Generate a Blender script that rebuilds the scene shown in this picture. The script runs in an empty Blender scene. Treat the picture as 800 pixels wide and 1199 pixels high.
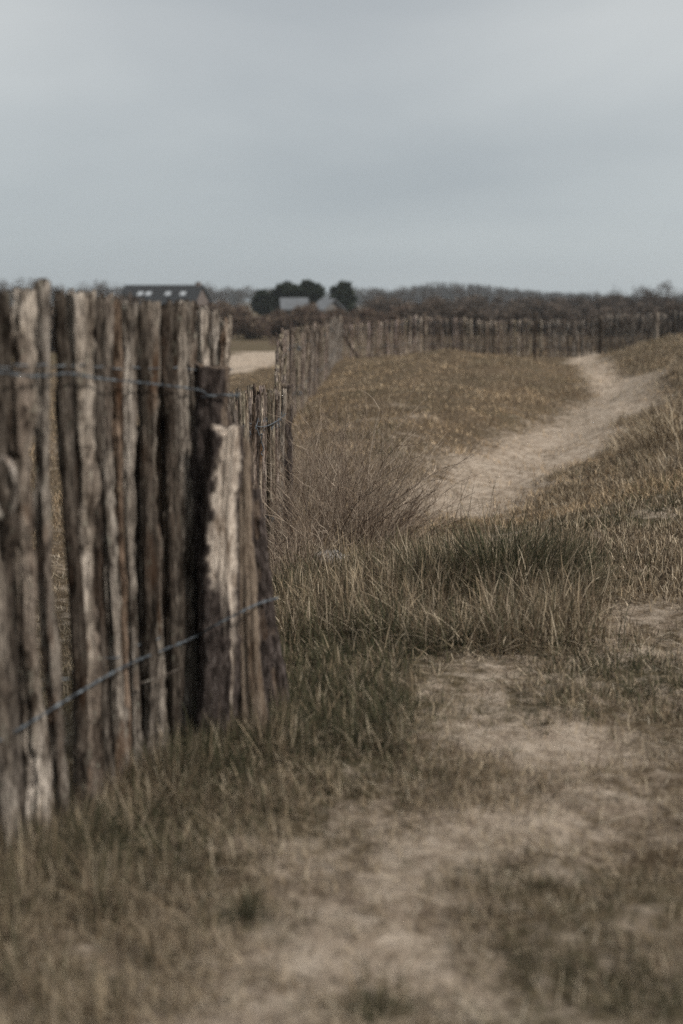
import bpy, math, random
import numpy as np
from mathutils import Vector, Matrix
random.seed(11)
rng = np.random.default_rng(11)
C = bpy.context.scene
COL = C.collection
R = math.radians

# ------------------------------------------------------------------ camera
H = 1.25
PITCH = math.atan((599.5 - 350.0) / 1665.0)
FPX = 1665.0
cam_d = bpy.data.cameras.new('camera')
cam = bpy.data.objects.new('camera', cam_d); COL.objects.link(cam)
cam.location = (0, 0, H)
cam.rotation_euler = (R(90) - PITCH, 0, 0)
cam_d.sensor_fit = 'VERTICAL'; cam_d.sensor_height = 36; cam_d.sensor_width = 24
cam_d.lens = 50
cam_d.clip_start = 0.05; cam_d.clip_end = 6000
cam_d.dof.use_dof = True
cam_d.dof.focus_distance = 7.0
cam_d.dof.aperture_fstop = 2.05
C.camera = cam

# ------------------------------------------------------------------ world, sun, exposure
SUN_EL, SUN_AZ = R(44), R(116)      # azimuth clockwise from +Y : sun behind camera, to the right
w = bpy.data.worlds.new('World'); C.world = w; w.use_nodes = True
nt = w.node_tree; N = nt.nodes; L = nt.links
N.clear()
out = N.new('ShaderNodeOutputWorld'); bg = N.new('ShaderNodeBackground')
sky = N.new('ShaderNodeTexSky'); sky.sky_type = 'NISHITA'; sky.sun_disc = False
sky.sun_elevation = SUN_EL; sky.sun_rotation = SUN_AZ; sky.air_density = 1.0; sky.dust_density = 2.0
tc = N.new('ShaderNodeTexCoord')
mp = N.new('ShaderNodeMapping'); mp.inputs['Scale'].default_value = (1.6, 1.0, 5.5)
mp.inputs['Location'].default_value = (3.1, 0.4, 1.2); mp.inputs['Rotation'].default_value = (0, R(-6), 0)
no = N.new('ShaderNodeTexNoise'); no.inputs['Scale'].default_value = 1.5; no.inputs['Detail'].default_value = 5
no.inputs['Roughness'].default_value = 0.42; no.inputs['Distortion'].default_value = 0.35
cr = N.new('ShaderNodeValToRGB')
e = cr.color_ramp.elements
e[0].position = 0.32; e[0].color = (0.40, 0.442, 0.472, 1)
e[1].position = 0.68; e[1].color = (0.56, 0.60, 0.615, 1)
# broad brightening with elevation (overcast sky)
sx = N.new('ShaderNodeSeparateXYZ')
ele = N.new('ShaderNodeValToRGB')
ee = ele.color_ramp.elements
ee[0].position = 0.0; ee[0].color = (1.0, 1.02, 1.01, 1)
ee[1].position = 1.0; ee[1].color = (0.70, 0.69, 0.675, 1)
q = ee.new(0.45); q.color = (0.85, 0.85, 0.84, 1)
q = ee.new(0.06); q.color = (1.0, 1.01, 1.01, 1)
q = ee.new(0.18); q.color = (1.12, 1.09, 1.07, 1)
mul = N.new('ShaderNodeMix'); mul.data_type = 'RGBA'; mul.blend_type = 'MULTIPLY'; mul.inputs[0].default_value = 1.0
sc10 = N.new('ShaderNodeVectorMath'); sc10.operation = 'SCALE'; sc10.inputs['Scale'].default_value = 10.0
mix = N.new('ShaderNodeMix'); mix.data_type = 'RGBA'; mix.inputs[0].default_value = 0.94
L.new(tc.outputs['Generated'], mp.inputs[0]); L.new(mp.outputs[0], no.inputs['Vector'])
L.new(no.outputs['Fac'], cr.inputs[0]); L.new(tc.outputs['Generated'], sx.inputs[0])
L.new(sx.outputs['Z'], ele.inputs[0])
L.new(cr.outputs[0], mul.inputs[6]); L.new(ele.outputs[0], mul.inputs[7])
L.new(mul.outputs[2], sc10.inputs[0])
L.new(sky.outputs[0], mix.inputs[6]); L.new(sc10.outputs[0], mix.inputs[7])
L.new(mix.outputs[2], bg.inputs[0]); bg.inputs[1].default_value = 0.1
L.new(bg.outputs[0], out.inputs[0])

sd = bpy.data.lights.new('sun', 'SUN'); so = bpy.data.objects.new('sun', sd); COL.objects.link(so)
sd.energy = 3.7; sd.angle = R(10); sd.color = (1, 0.945, 0.88)
sdir = Vector((math.sin(SUN_AZ) * math.cos(SUN_EL), math.cos(SUN_AZ) * math.cos(SUN_EL), math.sin(SUN_EL)))
so.rotation_euler = (-sdir).to_track_quat('-Z', 'Y').to_euler()
so.location = (0, 0, 30)
C.view_settings.view_transform = 'Standard'; C.view_settings.look = 'None'
C.view_settings.exposure = 0.0; C.view_settings.gamma = 1
C.view_settings.use_curve_mapping = False
C.render.engine = 'CYCLES'
C.cycles.max_bounces = 5; C.cycles.diffuse_bounces = 3; C.cycles.transmission_bounces = 4
C.cycles.volume_bounces = 1
C.cycles.use_denoising = False

# ------------------------------------------------------------------ helpers
def PX(u, v, Y):
    """point at forward distance Y on the sight line through photo pixel u, v (used to survey the place)"""
    cp, sp = math.cos(PITCH), math.sin(PITCH)
    a = (u - 400.0) / FPX; b = (599.5 - v) / FPX
    d = np.array([a, cp + b * sp, -sp + b * cp])
    return np.array([0, 0, H]) + d * (Y / d[1])

def vnoise(x, y, seed=0):
    xi = np.floor(x).astype(np.int64); yi = np.floor(y).astype(np.int64)
    xf = x - xi; yf = y - yi
    u_ = xf * xf * (3 - 2 * xf); v_ = yf * yf * (3 - 2 * yf)
    def h(a, b):
        n = (a * 374761393 + b * 668265263 + seed * 974634777) & 0xffffffff
        n = ((n ^ (n >> 13)) * 1274126177) & 0xffffffff
        return ((n ^ (n >> 16)) & 0xffff) / 65535.0
    return (h(xi, yi) * (1 - u_) + h(xi + 1, yi) * u_) * (1 - v_) + (h(xi, yi + 1) * (1 - u_) + h(xi + 1, yi + 1) * u_) * v_

def fbm(x, y, seed=0, o=4):
    s = np.zeros_like(x, dtype=float); a = 0.5; t = 0
    for k in range(o):
        s += a * vnoise(x * 2 ** k + 17.3 * k, y * 2 ** k - 9.1 * k, seed + k); t += a; a *= 0.5
    return s / t

def sstep(a, b, x):
    t = np.clip((x - a) / (b - a), 0, 1); return t * t * (3 - 2 * t)

def tag(o, label=None, cat=None, group=None, kind=None):
    if label: o['label'] = label
    if cat: o['category'] = cat
    if group: o['group'] = group
    if kind: o['kind'] = kind
    return o

def empty(name, loc):
    o = bpy.data.objects.new(name, None); o.location = loc; o.empty_display_size = 0.1; COL.objects.link(o); return o

def mesh_np(name, verts, faces_flat, loop_tot, mat, cols=None, smooth=True, extra=None):
    me = bpy.data.meshes.new(name)
    nv = len(verts); nf = len(loop_tot)
    me.vertices.add(nv); me.vertices.foreach_set('co', np.asarray(verts, np.float32).ravel())
    me.loops.add(len(faces_flat)); me.loops.foreach_set('vertex_index', np.asarray(faces_flat, np.int32))
    me.polygons.add(nf)
    ls = np.zeros(nf, np.int32); ls[1:] = np.cumsum(loop_tot)[:-1]
    me.polygons.foreach_set('loop_start', ls)
    me.polygons.foreach_set('loop_total', np.asarray(loop_tot, np.int32))
    if smooth: me.polygons.foreach_set('use_smooth', np.ones(nf, bool))
    me.update(calc_edges=True)
    if cols is not None:
        a = me.color_attributes.new('Col', 'FLOAT_COLOR', 'POINT')
        c = np.ones((nv, 4), np.float32); c[:, :3] = cols; a.data.foreach_set('color', c.ravel())
    for k, arr in (extra or {}).items():
        a = me.attributes.new(k, 'FLOAT', 'POINT'); a.data.foreach_set('value', np.asarray(arr, np.float32))
    me.materials.append(mat)
    return me

def link(name, me, parent=None, loc=None):
    o = bpy.data.objects.new(name, me); COL.objects.link(o)
    if parent: o.parent = parent
    if loc is not None: o.location = loc
    return o

class MB:
    """collects verts / faces of one part"""
    def __init__(s): s.v = []; s.f = []
    def add(s, vs, fs):
        b = len(s.v); s.v += [tuple(p) for p in vs]; s.f += [tuple(i + b for i in f) for f in fs]
    def box(s, lo, hi):
        x0, y0, z0 = lo; x1, y1, z1 = hi
        s.add([(x0, y0, z0), (x1, y0, z0), (x1, y1, z0), (x0, y1, z0), (x0, y0, z1), (x1, y0, z1), (x1, y1, z1), (x0, y1, z1)],
              [(0, 3, 2, 1), (4, 5, 6, 7), (0, 1, 5, 4), (1, 2, 6, 5), (2, 3, 7, 6), (3, 0, 4, 7)])
    def tube(s, pts, rad, n=8):
        pts = [Vector(p) for p in pts]; rings = []
        rad = rad if hasattr(rad, '__len__') else [rad] * len(pts)
        up = Vector((0.123, 0.2, 1)).normalized()
        vs = []; fs = []
        for i, p in enumerate(pts):
            t = (pts[min(i + 1, len(pts) - 1)] - pts[max(i - 1, 0)]).normalized()
            a = t.cross(up)
            if a.length < 1e-3: a = t.cross(Vector((1, 0, 0)))
            a.normalize(); b = t.cross(a)
            for k in range(n):
                th = 2 * math.pi * k / n
                vs.append(p + (a * math.cos(th) + b * math.sin(th)) * rad[i])
        for i in range(len(pts) - 1):
            for k in range(n):
                k2 = (k + 1) % n
                fs.append((i * n + k, i * n + k2, (i + 1) * n + k2, (i + 1) * n + k))
        fs.append(tuple(range(n - 1, -1, -1))); fs.append(tuple((len(pts) - 1) * n + k for k in range(n)))
        s.add(vs, fs)
    def mesh(s, name, mat, smooth=True):
        me = bpy.data.meshes.new(name); me.from_pydata(s.v, [], s.f); me.materials.append(mat)
        if smooth: me.polygons.foreach_set('use_smooth', [True] * len(s.f))
        me.update(); return me
    def obj(s, name, mat, parent=None, loc=None, smooth=True):
        return link(name, s.mesh(name, mat, smooth), parent, loc)

# ------------------------------------------------------------------ materials
def newmat(name):
    m = bpy.data.materials.new(name); m.use_nodes = True
    nt = m.node_tree; return m, nt, nt.nodes, nt.links, nt.nodes['Principled BSDF']

def nd(N, t, **kw):
    n = N.new(t)
    for k, v in kw.items(): setattr(n, k, v)
    return n

def ramp(N, stops):
    r = N.new('ShaderNodeValToRGB'); el = r.color_ramp.elements
    el[0].position = stops[0][0]; el[0].color = (*stops[0][1], 1)
    el[1].position = stops[-1][0]; el[1].color = (*stops[-1][1], 1)
    for p, c in stops[1:-1]:
        q = el.new(p); q.color = (*c, 1)
    return r

def mixc(N, L, f, a, b, mode='MIX'):
    m = N.new('ShaderNodeMix'); m.data_type = 'RGBA'; m.blend_type = mode
    for s, i in ((f, 0), (a, 6), (b, 7)):
        if hasattr(s, 'links'): L.new(s, m.inputs[i])
        elif isinstance(s, tuple): m.inputs[i].default_value = (*s, 1)
        else: m.inputs[i].default_value = s
    return m.outputs[2]

def noise(N, L, vec, scale, det=4, rough=0.55, dist=0.0):
    n = N.new('ShaderNodeTexNoise'); n.inputs['Scale'].default_value = scale; n.inputs['Detail'].default_value = det
    n.inputs['Roughness'].default_value = rough; n.inputs['Distortion'].default_value = dist
    L.new(vec, n.inputs['Vector']); return n.outputs['Fac']

def wood_coords(N, L, zs):
    tc = N.new('ShaderNodeTexCoord'); oi = N.new('ShaderNodeObjectInfo')
    mp = N.new('ShaderNodeMapping'); mp.inputs['Scale'].default_value = (1, 1, zs)
    cm = N.new('ShaderNodeVectorMath'); cm.operation = 'SCALE'; cm.inputs['Scale'].default_value = 37.0
    cb = N.new('ShaderNodeCombineXYZ')
    for i in range(3): L.new(oi.outputs['Random'], cb.inputs[i])
    L.new(cb.outputs[0], cm.inputs[0])
    ad = N.new('ShaderNodeVectorMath'); ad.operation = 'ADD'
    L.new(tc.outputs['Object'], mp.inputs[0]); L.new(mp.outputs[0], ad.inputs[0]); L.new(cm.outputs[0], ad.inputs[1])
    return ad.outputs[0], oi

def wood_mat(name, bark=False):
    m, nt, N, L, P = newmat(name)
    vg, oi = wood_coords(N, L, 0.11)
    vp, _ = wood_coords(N, L, 0.3)
    vb, _ = wood_coords(N, L, 0.6)
    grain = noise(N, L, vg, 210, 6, 0.66, 0.3)
    grain2 = noise(N, L, vg, 420, 3, 0.6)
    patch = noise(N, L, vp, 22, 5, 0.6, 0.4)
    broad = noise(N, L, vp, 7, 3, 0.5)
    c1 = ramp(N, [(0.35, (0.016, 0.014, 0.013)), (0.42, (0.10, 0.088, 0.079)), (0.51, (0.235, 0.212, 0.19)), (0.66, (0.49, 0.45, 0.405))])
    L.new(grain, c1.inputs[0])
    c2 = ramp(N, [(0.36, (0.16, 0.14, 0.125)), (0.45, (0.68, 0.65, 0.62)), (0.58, (1.3, 1.28, 1.26))])
    L.new(patch, c2.inputs[0])
    col = mixc(N, L, 1.0, c1.outputs[0], c2.outputs[0], 'MULTIPLY')
    c3 = ramp(N, [(0.38, (0.5, 0.45, 0.42)), (0.5, (1, 0.98, 0.95)), (0.62, (1.25, 1.25, 1.25))])
    L.new(broad, c3.inputs[0])
    col = mixc(N, L, 0.85, col, c3.outputs[0], 'MULTIPLY')
    # rusty brown tints
    rn = ramp(N, [(0.6, (0, 0, 0)), (0.72, (0.4, 0.4, 0.4))]); L.new(noise(N, L, vp, 13, 2), rn.inputs[0])
    col = mixc(N, L, rn.outputs[0], col, (0.16, 0.085, 0.045))
    pit = ramp(N, [(0.30, (0.12, 0.1, 0.09)), (0.41, (1, 1, 1))]); L.new(noise(N, L, vp, 48, 4, 0.7, 0.8), pit.inputs[0])
    col = mixc(N, L, 0.9, col, pit.outputs[0], 'MULTIPLY')
    # lichen specks
    ln = ramp(N, [(0.62, (0, 0, 0)), (0.7, (0.6, 0.6, 0.6))]); L.new(noise(N, L, vb, 55, 3), ln.inputs[0])
    col = mixc(N, L, ln.outputs[0], col, (0.27, 0.265, 0.22))
    col = mixc(N, L, 1.0, col, oi.outputs['Color'], 'MULTIPLY')
    vc, _ = wood_coords(N, L, 0.03)
    cn = noise(N, L, vc, 75, 2, 0.5, 0.5)
    crk = ramp(N, [(0.455, (1, 1, 1)), (0.5, (0.1, 0.085, 0.075)), (0.535, (1, 1, 1))]); L.new(cn, crk.inputs[0])
    crm = ramp(N, [(0.42, (0, 0, 0)), (0.55, (1, 1, 1))]); L.new(patch, crm.inputs[0])
    col = mixc(N, L, crm.outputs[0], col, mixc(N, L, 1.0, col, crk.outputs[0], 'MULTIPLY'))
    bh = N.new('ShaderNodeMath'); bh.operation = 'ADD'; L.new(grain, bh.inputs[0]); L.new(grain2, bh.inputs[1])
    height = bh.outputs[0]
    if bark:
        at = N.new('ShaderNodeAttribute'); at.attribute_name = 'bare'
        bn = noise(N, L, vp, 75, 7, 0.72, 0.5)
        bc = ramp(N, [(0.32, (0.01, 0.008, 0.007)), (0.48, (0.055, 0.043, 0.038)), (0.6, (0.12, 0.098, 0.088)), (0.72, (0.25, 0.22, 0.2))])
        L.new(bn, bc.inputs[0])
        pale = ramp(N, [(0.33, (0.13, 0.1, 0.08)), (0.43, (0.40, 0.345, 0.295)), (0.6, (0.62, 0.56, 0.49))])
        L.new(grain, pale.inputs[0])
        pr = ramp(N, [(0.36, (0.35, 0.3, 0.26)), (0.5, (1, 1, 1))]); L.new(patch, pr.inputs[0])
        pc = mixc(N, L, 1.0, pale.outputs[0], pr.outputs[0], 'MULTIPLY')
        pc = mixc(N, L, 1.0, pc, oi.outputs['Color'], 'MULTIPLY'); pc = mixc(N, L, 0.8, pc, crk.outputs[0], 'MULTIPLY')
        col = mixc(N, L, at.outputs['Fac'], bc.outputs[0], pc)
        a2 = N.new('ShaderNodeMath'); a2.operation = 'ADD'; L.new(height, a2.inputs[0]); L.new(bn, a2.inputs[1]); height = a2.outputs[0]
    L.new(col, P.inputs['Base Color']); P.inputs['Roughness'].default_value = 0.9
    P.inputs['Specular IOR Level'].default_value = 0.06
    bp = N.new('ShaderNodeBump'); bp.inputs['Strength'].default_value = 0.9; bp.inputs['Distance'].default_value = 0.006
    L.new(height, bp.inputs['Height']); L.new(bp.outputs[0], P.inputs['Normal'])
    return m
M_wood = wood_mat('weathered_wood')
M_log = wood_mat('bark_log', True)

def wire_mat():
    m, nt, N, L, P = newmat('galvanised_wire')
    tc = N.new('ShaderNodeTexCoord')
    r = ramp(N, [(0.4, (0.035, 0.04, 0.046)), (0.55, (0.13, 0.15, 0.17)), (0.68, (0.24, 0.27, 0.29))]); L.new(noise(N, L, tc.outputs['Object'], 40, 4), r.inputs[0])
    L.new(r.outputs[0], P.inputs['Base Color']); P.inputs['Metallic'].default_value = 0.35; P.inputs['Roughness'].default_value = 0.6
    return m
M_wire = wire_mat()

def blade_mat(name, trans=0.25):
    m, nt, N, L, P = newmat(name)
    at = N.new('ShaderNodeAttribute'); at.attribute_name = 'Col'
    P.inputs['Roughness'].default_value = 0.85; P.inputs['Specular IOR Level'].default_value = 0.04
    L.new(at.outputs['Color'], P.inputs['Base Color'])
    tr = N.new('ShaderNodeBsdfTranslucent'); L.new(at.outputs['Color'], tr.inputs[0])
    ms = N.new('ShaderNodeMixShader'); ms.inputs[0].default_value = trans
    L.new(P.outputs[0], ms.inputs[1]); L.new(tr.outputs[0], ms.inputs[2])
    L.new(ms.outputs[0], N['Material Output'].inputs[0])
    return m
M_grass = blade_mat('dry_grass')
M_twig = blade_mat('twigs', 0.0)
M_leaf = blade_mat('foliage', 0.15)

def simple(name, c, rough=0.8, var=0.25, scale=3.0, metal=0.0):
    m, nt, N, L, P = newmat(name)
    tc = N.new('ShaderNodeTexCoord')
    a = tuple(x * (1 - var) for x in c); b = tuple(min(1, x * (1 + var)) for x in c)
    r = ramp(N, [(0.35, a), (0.65, b)]); L.new(noise(N, L, tc.outputs['Object'], scale, 5), r.inputs[0])
    L.new(r.outputs[0], P.inputs['Base Color']); P.inputs['Roughness'].default_value = rough; P.inputs['Metallic'].default_value = metal
    return m

# ------------------------------------------------------------------ terrain
ctrl = []   # x, y, z
for x in (-1.5, -0.5, 0.5, 1.5):
    for y in (0.8, 2.4, 3.6): ctrl.append((x, y, 0.0))
ctrl += [(-2.2, 4.6, 0.0), (-0.35, 4.3, 0.0), (0.2, 5.0, 0.0), (1.2, 5.2, 0.0), (0.7, 5.9, 0.03), (0.35, 6.1, 0.02), (2.2, 5.5, 0.03)]
def cp(u, v, Y): ctrl.append(tuple(PX(u, v, Y)))
cp(325, 655, 9.0); cp(300, 690, 7.0)
cp(400, 650, 8.0); cp(470, 640, 8.2)
cp(560, 600, 11); cp(600, 560, 13); cp(650, 520, 16); cp(700, 480, 21); cp(718, 455, 27); cp(690, 430, 34)
cp(500, 600, 10.5)
cp(480, 560, 12.0); cp(480, 500, 15.2); cp(560, 470, 18.3); cp(668, 452, 23.2); cp(600, 430, 25.5); cp(645, 437, 25.5); cp(500, 414, 30); cp(600, 416, 29.5); ctrl.append((3.0, 34.5, -.35)); ctrl.append((4.6, 33, -.4)); cp(420, 440, 28); cp(410, 500, 15)
cp(345, 492, 18); cp(398, 422, 38); cp(332, 560, 12.5)
ctrl += [(1.9, 40, -0.35), (5, 41, -0.35), (9.5, 41, -0.1), (14, 42, 0.0)]
cp(700, 640, 7.1); cp(680, 600, 9.0); cp(760, 560, 9.9); cp(800, 500, 13.2); cp(860, 480, 14); cp(800, 440, 19.5); cp(800, 399, 27); cp(850, 385, 28); cp(735, 408, 31); cp(755, 445, 21); cp(640, 585, 10.5)
ctrl += [(-3, 8, -0.15), (-3, 14, -0.4), (-6, 9, -0.1), (-6, 20, -0.5), (-3, 30, -0.6), (-8, 40, -0.7), (-1.5, 55, -0.75), (10, 60, -0.7), (25, 60, -0.6), (-25, 60, -0.9)]
ctrl = np.array(ctrl)
def qmap(x, y):
    r = np.sqrt(x * x + y * y) + 0.3
    return np.clip(np.arctan2(x, y), -1.1, 1.1) * 2.6, np.log(r)
_cx, _cy = qmap(ctrl[:, 0], ctrl[:, 1]); _cz = ctrl[:, 2]
def _phi(d2): return 0.5 * d2 * np.log(d2 + 1e-9)
_n = len(ctrl); A = np.zeros((_n + 3, _n + 3))
A[:_n, :_n] = _phi((_cx[:, None] - _cx) ** 2 + (_cy[:, None] - _cy) ** 2) + np.eye(_n) * 0.004
A[:_n, _n] = 1; A[:_n, _n + 1] = _cx; A[:_n, _n + 2] = _cy; A[_n:, :_n] = A[:_n, _n:].T
_w = np.linalg.solve(A, np.concatenate([_cz, [0, 0, 0]]))

def ground(x, y):
    x = np.atleast_1d(np.asarray(x, float)); y = np.atleast_1d(np.asarray(y, float))
    qx, qy = qmap(x, y)
    z = np.full(x.shape, _w[_n]) + _w[_n + 1] * qx + _w[_n + 2] * qy
    for i in range(_n): z += _w[i] * _phi((qx - _cx[i]) ** 2 + (qy - _cy[i]) ** 2)
    r = np.hypot(x, y); ang = np.abs(np.arctan2(x, y))
    z = z * (1 - sstep(1.0, 1.9, ang))
    far = -0.9 - 0.0035 * np.minimum(r, 300)
    k = sstep(48, 75, r); z = z * (1 - k) + far * k
    z = np.clip(z, -2.2, 1.2)
    z += (fbm(x * 0.9, y * 0.9, 3, 3) - 0.5) * 0.10 * sstep(1, 5, r) * (1 + 1.4 * sstep(10, 20, r))
    z += (fbm(x * 2.3, y * 2.3, 4, 3) - 0.5) * 0.13 * sstep(9, 15, r)
    z += (fbm(x * 4.5, y * 4.5, 5, 3) - 0.5) * 0.05
    z += (fbm(x * 16, y * 16, 8, 2) - 0.5) * 0.018 * (1 - sstep(14, 30, r))
    return z
def gz(x, y): return float(ground(x, y)[0])
_Ys = np.exp(np.linspace(math.log(1.2), math.log(60), 1500))
def hit(u, v):
    d = PX(u, v, 1.0) - np.array([0, 0, H])
    zz = H + d[2] * _Ys; g = ground(d[0] * _Ys, _Ys)
    i = np.argmax(zz < g)
    if zz[i] >= g[i]: i = len(_Ys) - 1
    return np.array([d[0] * _Ys[i], _Ys[i]])

def seg_dist(x, y, pts, wid):
    """signed closeness to a polyline with a width at each point: 0 at the middle, 1 at the edge"""
    best = np.full(x.shape, 99.0)
    for (a, b, wa, wb) in zip(pts[:-1], pts[1:], wid[:-1], wid[1:]):
        dx, dy = b[0] - a[0], b[1] - a[1]; L2 = dx * dx + dy * dy
        t = np.clip(((x - a[0]) * dx + (y - a[1]) * dy) / L2, 0, 1)
        d = np.hypot(x - a[0] - t * dx, y - a[1] - t * dy) / (wa + (wb - wa) * t)
        best = np.minimum(best, d)
    return best
def xy(u, v, Y): p = PX(u, v, Y); return (p[0], p[1])
path_pts = [tuple(hit(*p)) for p in ((505, 598), (552, 590), (603, 556), (658, 522), (712, 483), (735, 455), (700, 434), (684, 422), (690, 414))]
path_wid = [0.3, 0.5, 0.6, 0.62, 0.6, 0.5, 0.3, 0.36, 0.3]
lp_pts = [tuple(hit(*p)) for p in ((262, 433), (285, 426), (308, 415), (338, 404))]; lp_wid = [.9, 1.3, 1.6, 2.0]
fence2 = [(-0.33, 4.2), (-0.50, 6.2), (-0.40, 9.3), (-0.64, 15.5), (-0.60, 18), (0.0, 39.5)]
blob_sand = [(hit(*a), r, s) for a, r, s in (((640, 880), .35, .95), ((600, 960), .28, .9), ((400, 1080), .22, .8), ((220, 1160), .25, .9), ((330, 1190), .25, 1.0), ((520, 1000), .22, .75), ((350, 1010), .16, .7), ((460, 1060), .2, .8), ((420, 1150), .3, 1.0),
             ((150, 1150), .28, .75), ((300, 1120), .2, .75), ((280, 980), .13, .5), ((740, 720), .4, .55), ((700, 760), .3, .6), ((560, 850), .25, .6), ((700, 940), .3, .6), ((520, 1180), .2, .8), ((650, 690), .2, .3), ((760, 640), .4, .35))]
blob_green = [(hit(*a), r, s) for a, r, s in (((400, 770), .4, .8), ((370, 840), .35, .85), ((420, 900), .22, .7), ((230, 900), .25, .75), ((760, 790), .35, .6), ((700, 800), .2, .4), ((650, 1120), .22, .7),
              ((740, 1060), .3, .6), ((600, 1040), .12, .6), ((130, 1000), .25, .55), ((280, 1080), .08, .8), ((600, 1190), .2, .6), ((780, 1180), .3, .6), ((440, 1190), .1, .8), ((760, 600), .8, .35), ((720, 590), .9, .35), ((570, 680), .5, .5), ((420, 680), .5, .55))]
def blobs(x, y, lst):
    s = np.zeros_like(x)
    for c, r, a in lst: s = np.maximum(s, a * np.exp(-((x - c[0]) ** 2 + (y - c[1]) ** 2) / (r * r)))
    return s
def cover_green(x, y):
    d = seg_dist(x, y, path_pts, path_wid) + (fbm(x * 1.6, y * 1.6, 21, 4) - 0.5) * 0.9
    pathm = (1 - sstep(0.4, 2.0, d)) * (0.62 + 0.5 * fbm(x * 5, y * 5, 91, 3))
    d2 = seg_dist(x, y, lp_pts, lp_wid) + (fbm(x * 1.2, y * 1.2, 27, 3) - 0.5) * 0.7
    pathm = np.maximum(pathm, 1 - sstep(0.7, 1.15, d2))
    n = fbm(x * 2.6, y * 2.6, 31, 4)
    bs = blobs(x, y, blob_sand) * (0.6 + 1.1 * n)
    r = np.hypot(x, y)
    wild = np.clip((fbm(x * 1.3, y * 1.3, 41, 3) - 0.52) * 2.2, 0, 0.6) * (1 - sstep(14, 24, r))
    fd = seg_dist(x, y, [(-1.0, 2.2), (-0.33, 4.2)] + fence2[1:], [0.5] * 7)
    n2 = np.clip((fbm(x * 6.5, y * 6.5, 77, 3) - 0.5) * 3.0, 0, 0.75) * (1 - sstep(8, 13, r)) * sstep(0.25, 0.9, seg_dist(x, y, [(-1.0, 2.2), (-0.33, 4.2)] + fence2[1:], [0.5] * 7) * 0.6)
    cov = 1 - np.clip(np.maximum.reduce([pathm * 0.97, bs, wild * sstep(0.5, 2.0, fd), n2]), 0, 1)
    g = blobs(x, y, blob_green) + (fbm(x * 1.9, y * 1.9, 51, 3) - 0.5) * 0.9
    g = g * 1.0
    g += 0.08 * (1 - sstep(0.3, 1.3, fd)) * (1 - sstep(12, 16, r))
    g += 0.30 * sstep(40, 48, r) * (x < 2)
    return cov, np.clip(g, 0, 0.62)

# ground sheet: rings about the camera's foot, dense ahead
ang = np.concatenate([np.linspace(-math.pi, -0.62, 40, endpoint=False), np.linspace(-0.62, 0.62, 330, endpoint=False), np.linspace(0.62, math.pi, 40, endpoint=False)])
rad = np.exp(np.concatenate([np.linspace(math.log(0.4), math.log(60), 460, endpoint=False), np.linspace(math.log(60), math.log(1500), 60)]))
AA, RR = np.meshgrid(ang, rad); gx = (RR * np.sin(AA)).ravel(); gy = (RR * np.cos(AA)).ravel()
gzv = ground(gx, gy); cov, grn = cover_green(gx, gy)
na, nr = len(ang), len(rad)
i = np.arange(nr - 1)[:, None] * na; j = np.arange(na)[None, :]; j2 = (j + 1) % na
quads = np.stack([i + j, i + na + j, i + na + j2, i + j2], -1).reshape(-1, 4)[:, ::-1]
c0 = len(gx)
tri = np.stack([np.full(na, c0), np.arange(na), (np.arange(na) + 1) % na], -1)[:, ::-1]
V = np.column_stack([np.append(gx, 0), np.append(gy, 0), np.append(gzv, 0)])
ff = np.concatenate([quads.ravel(), tri.ravel()]); lt = np.concatenate([np.full(len(quads), 4), np.full(na, 3)])

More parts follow.
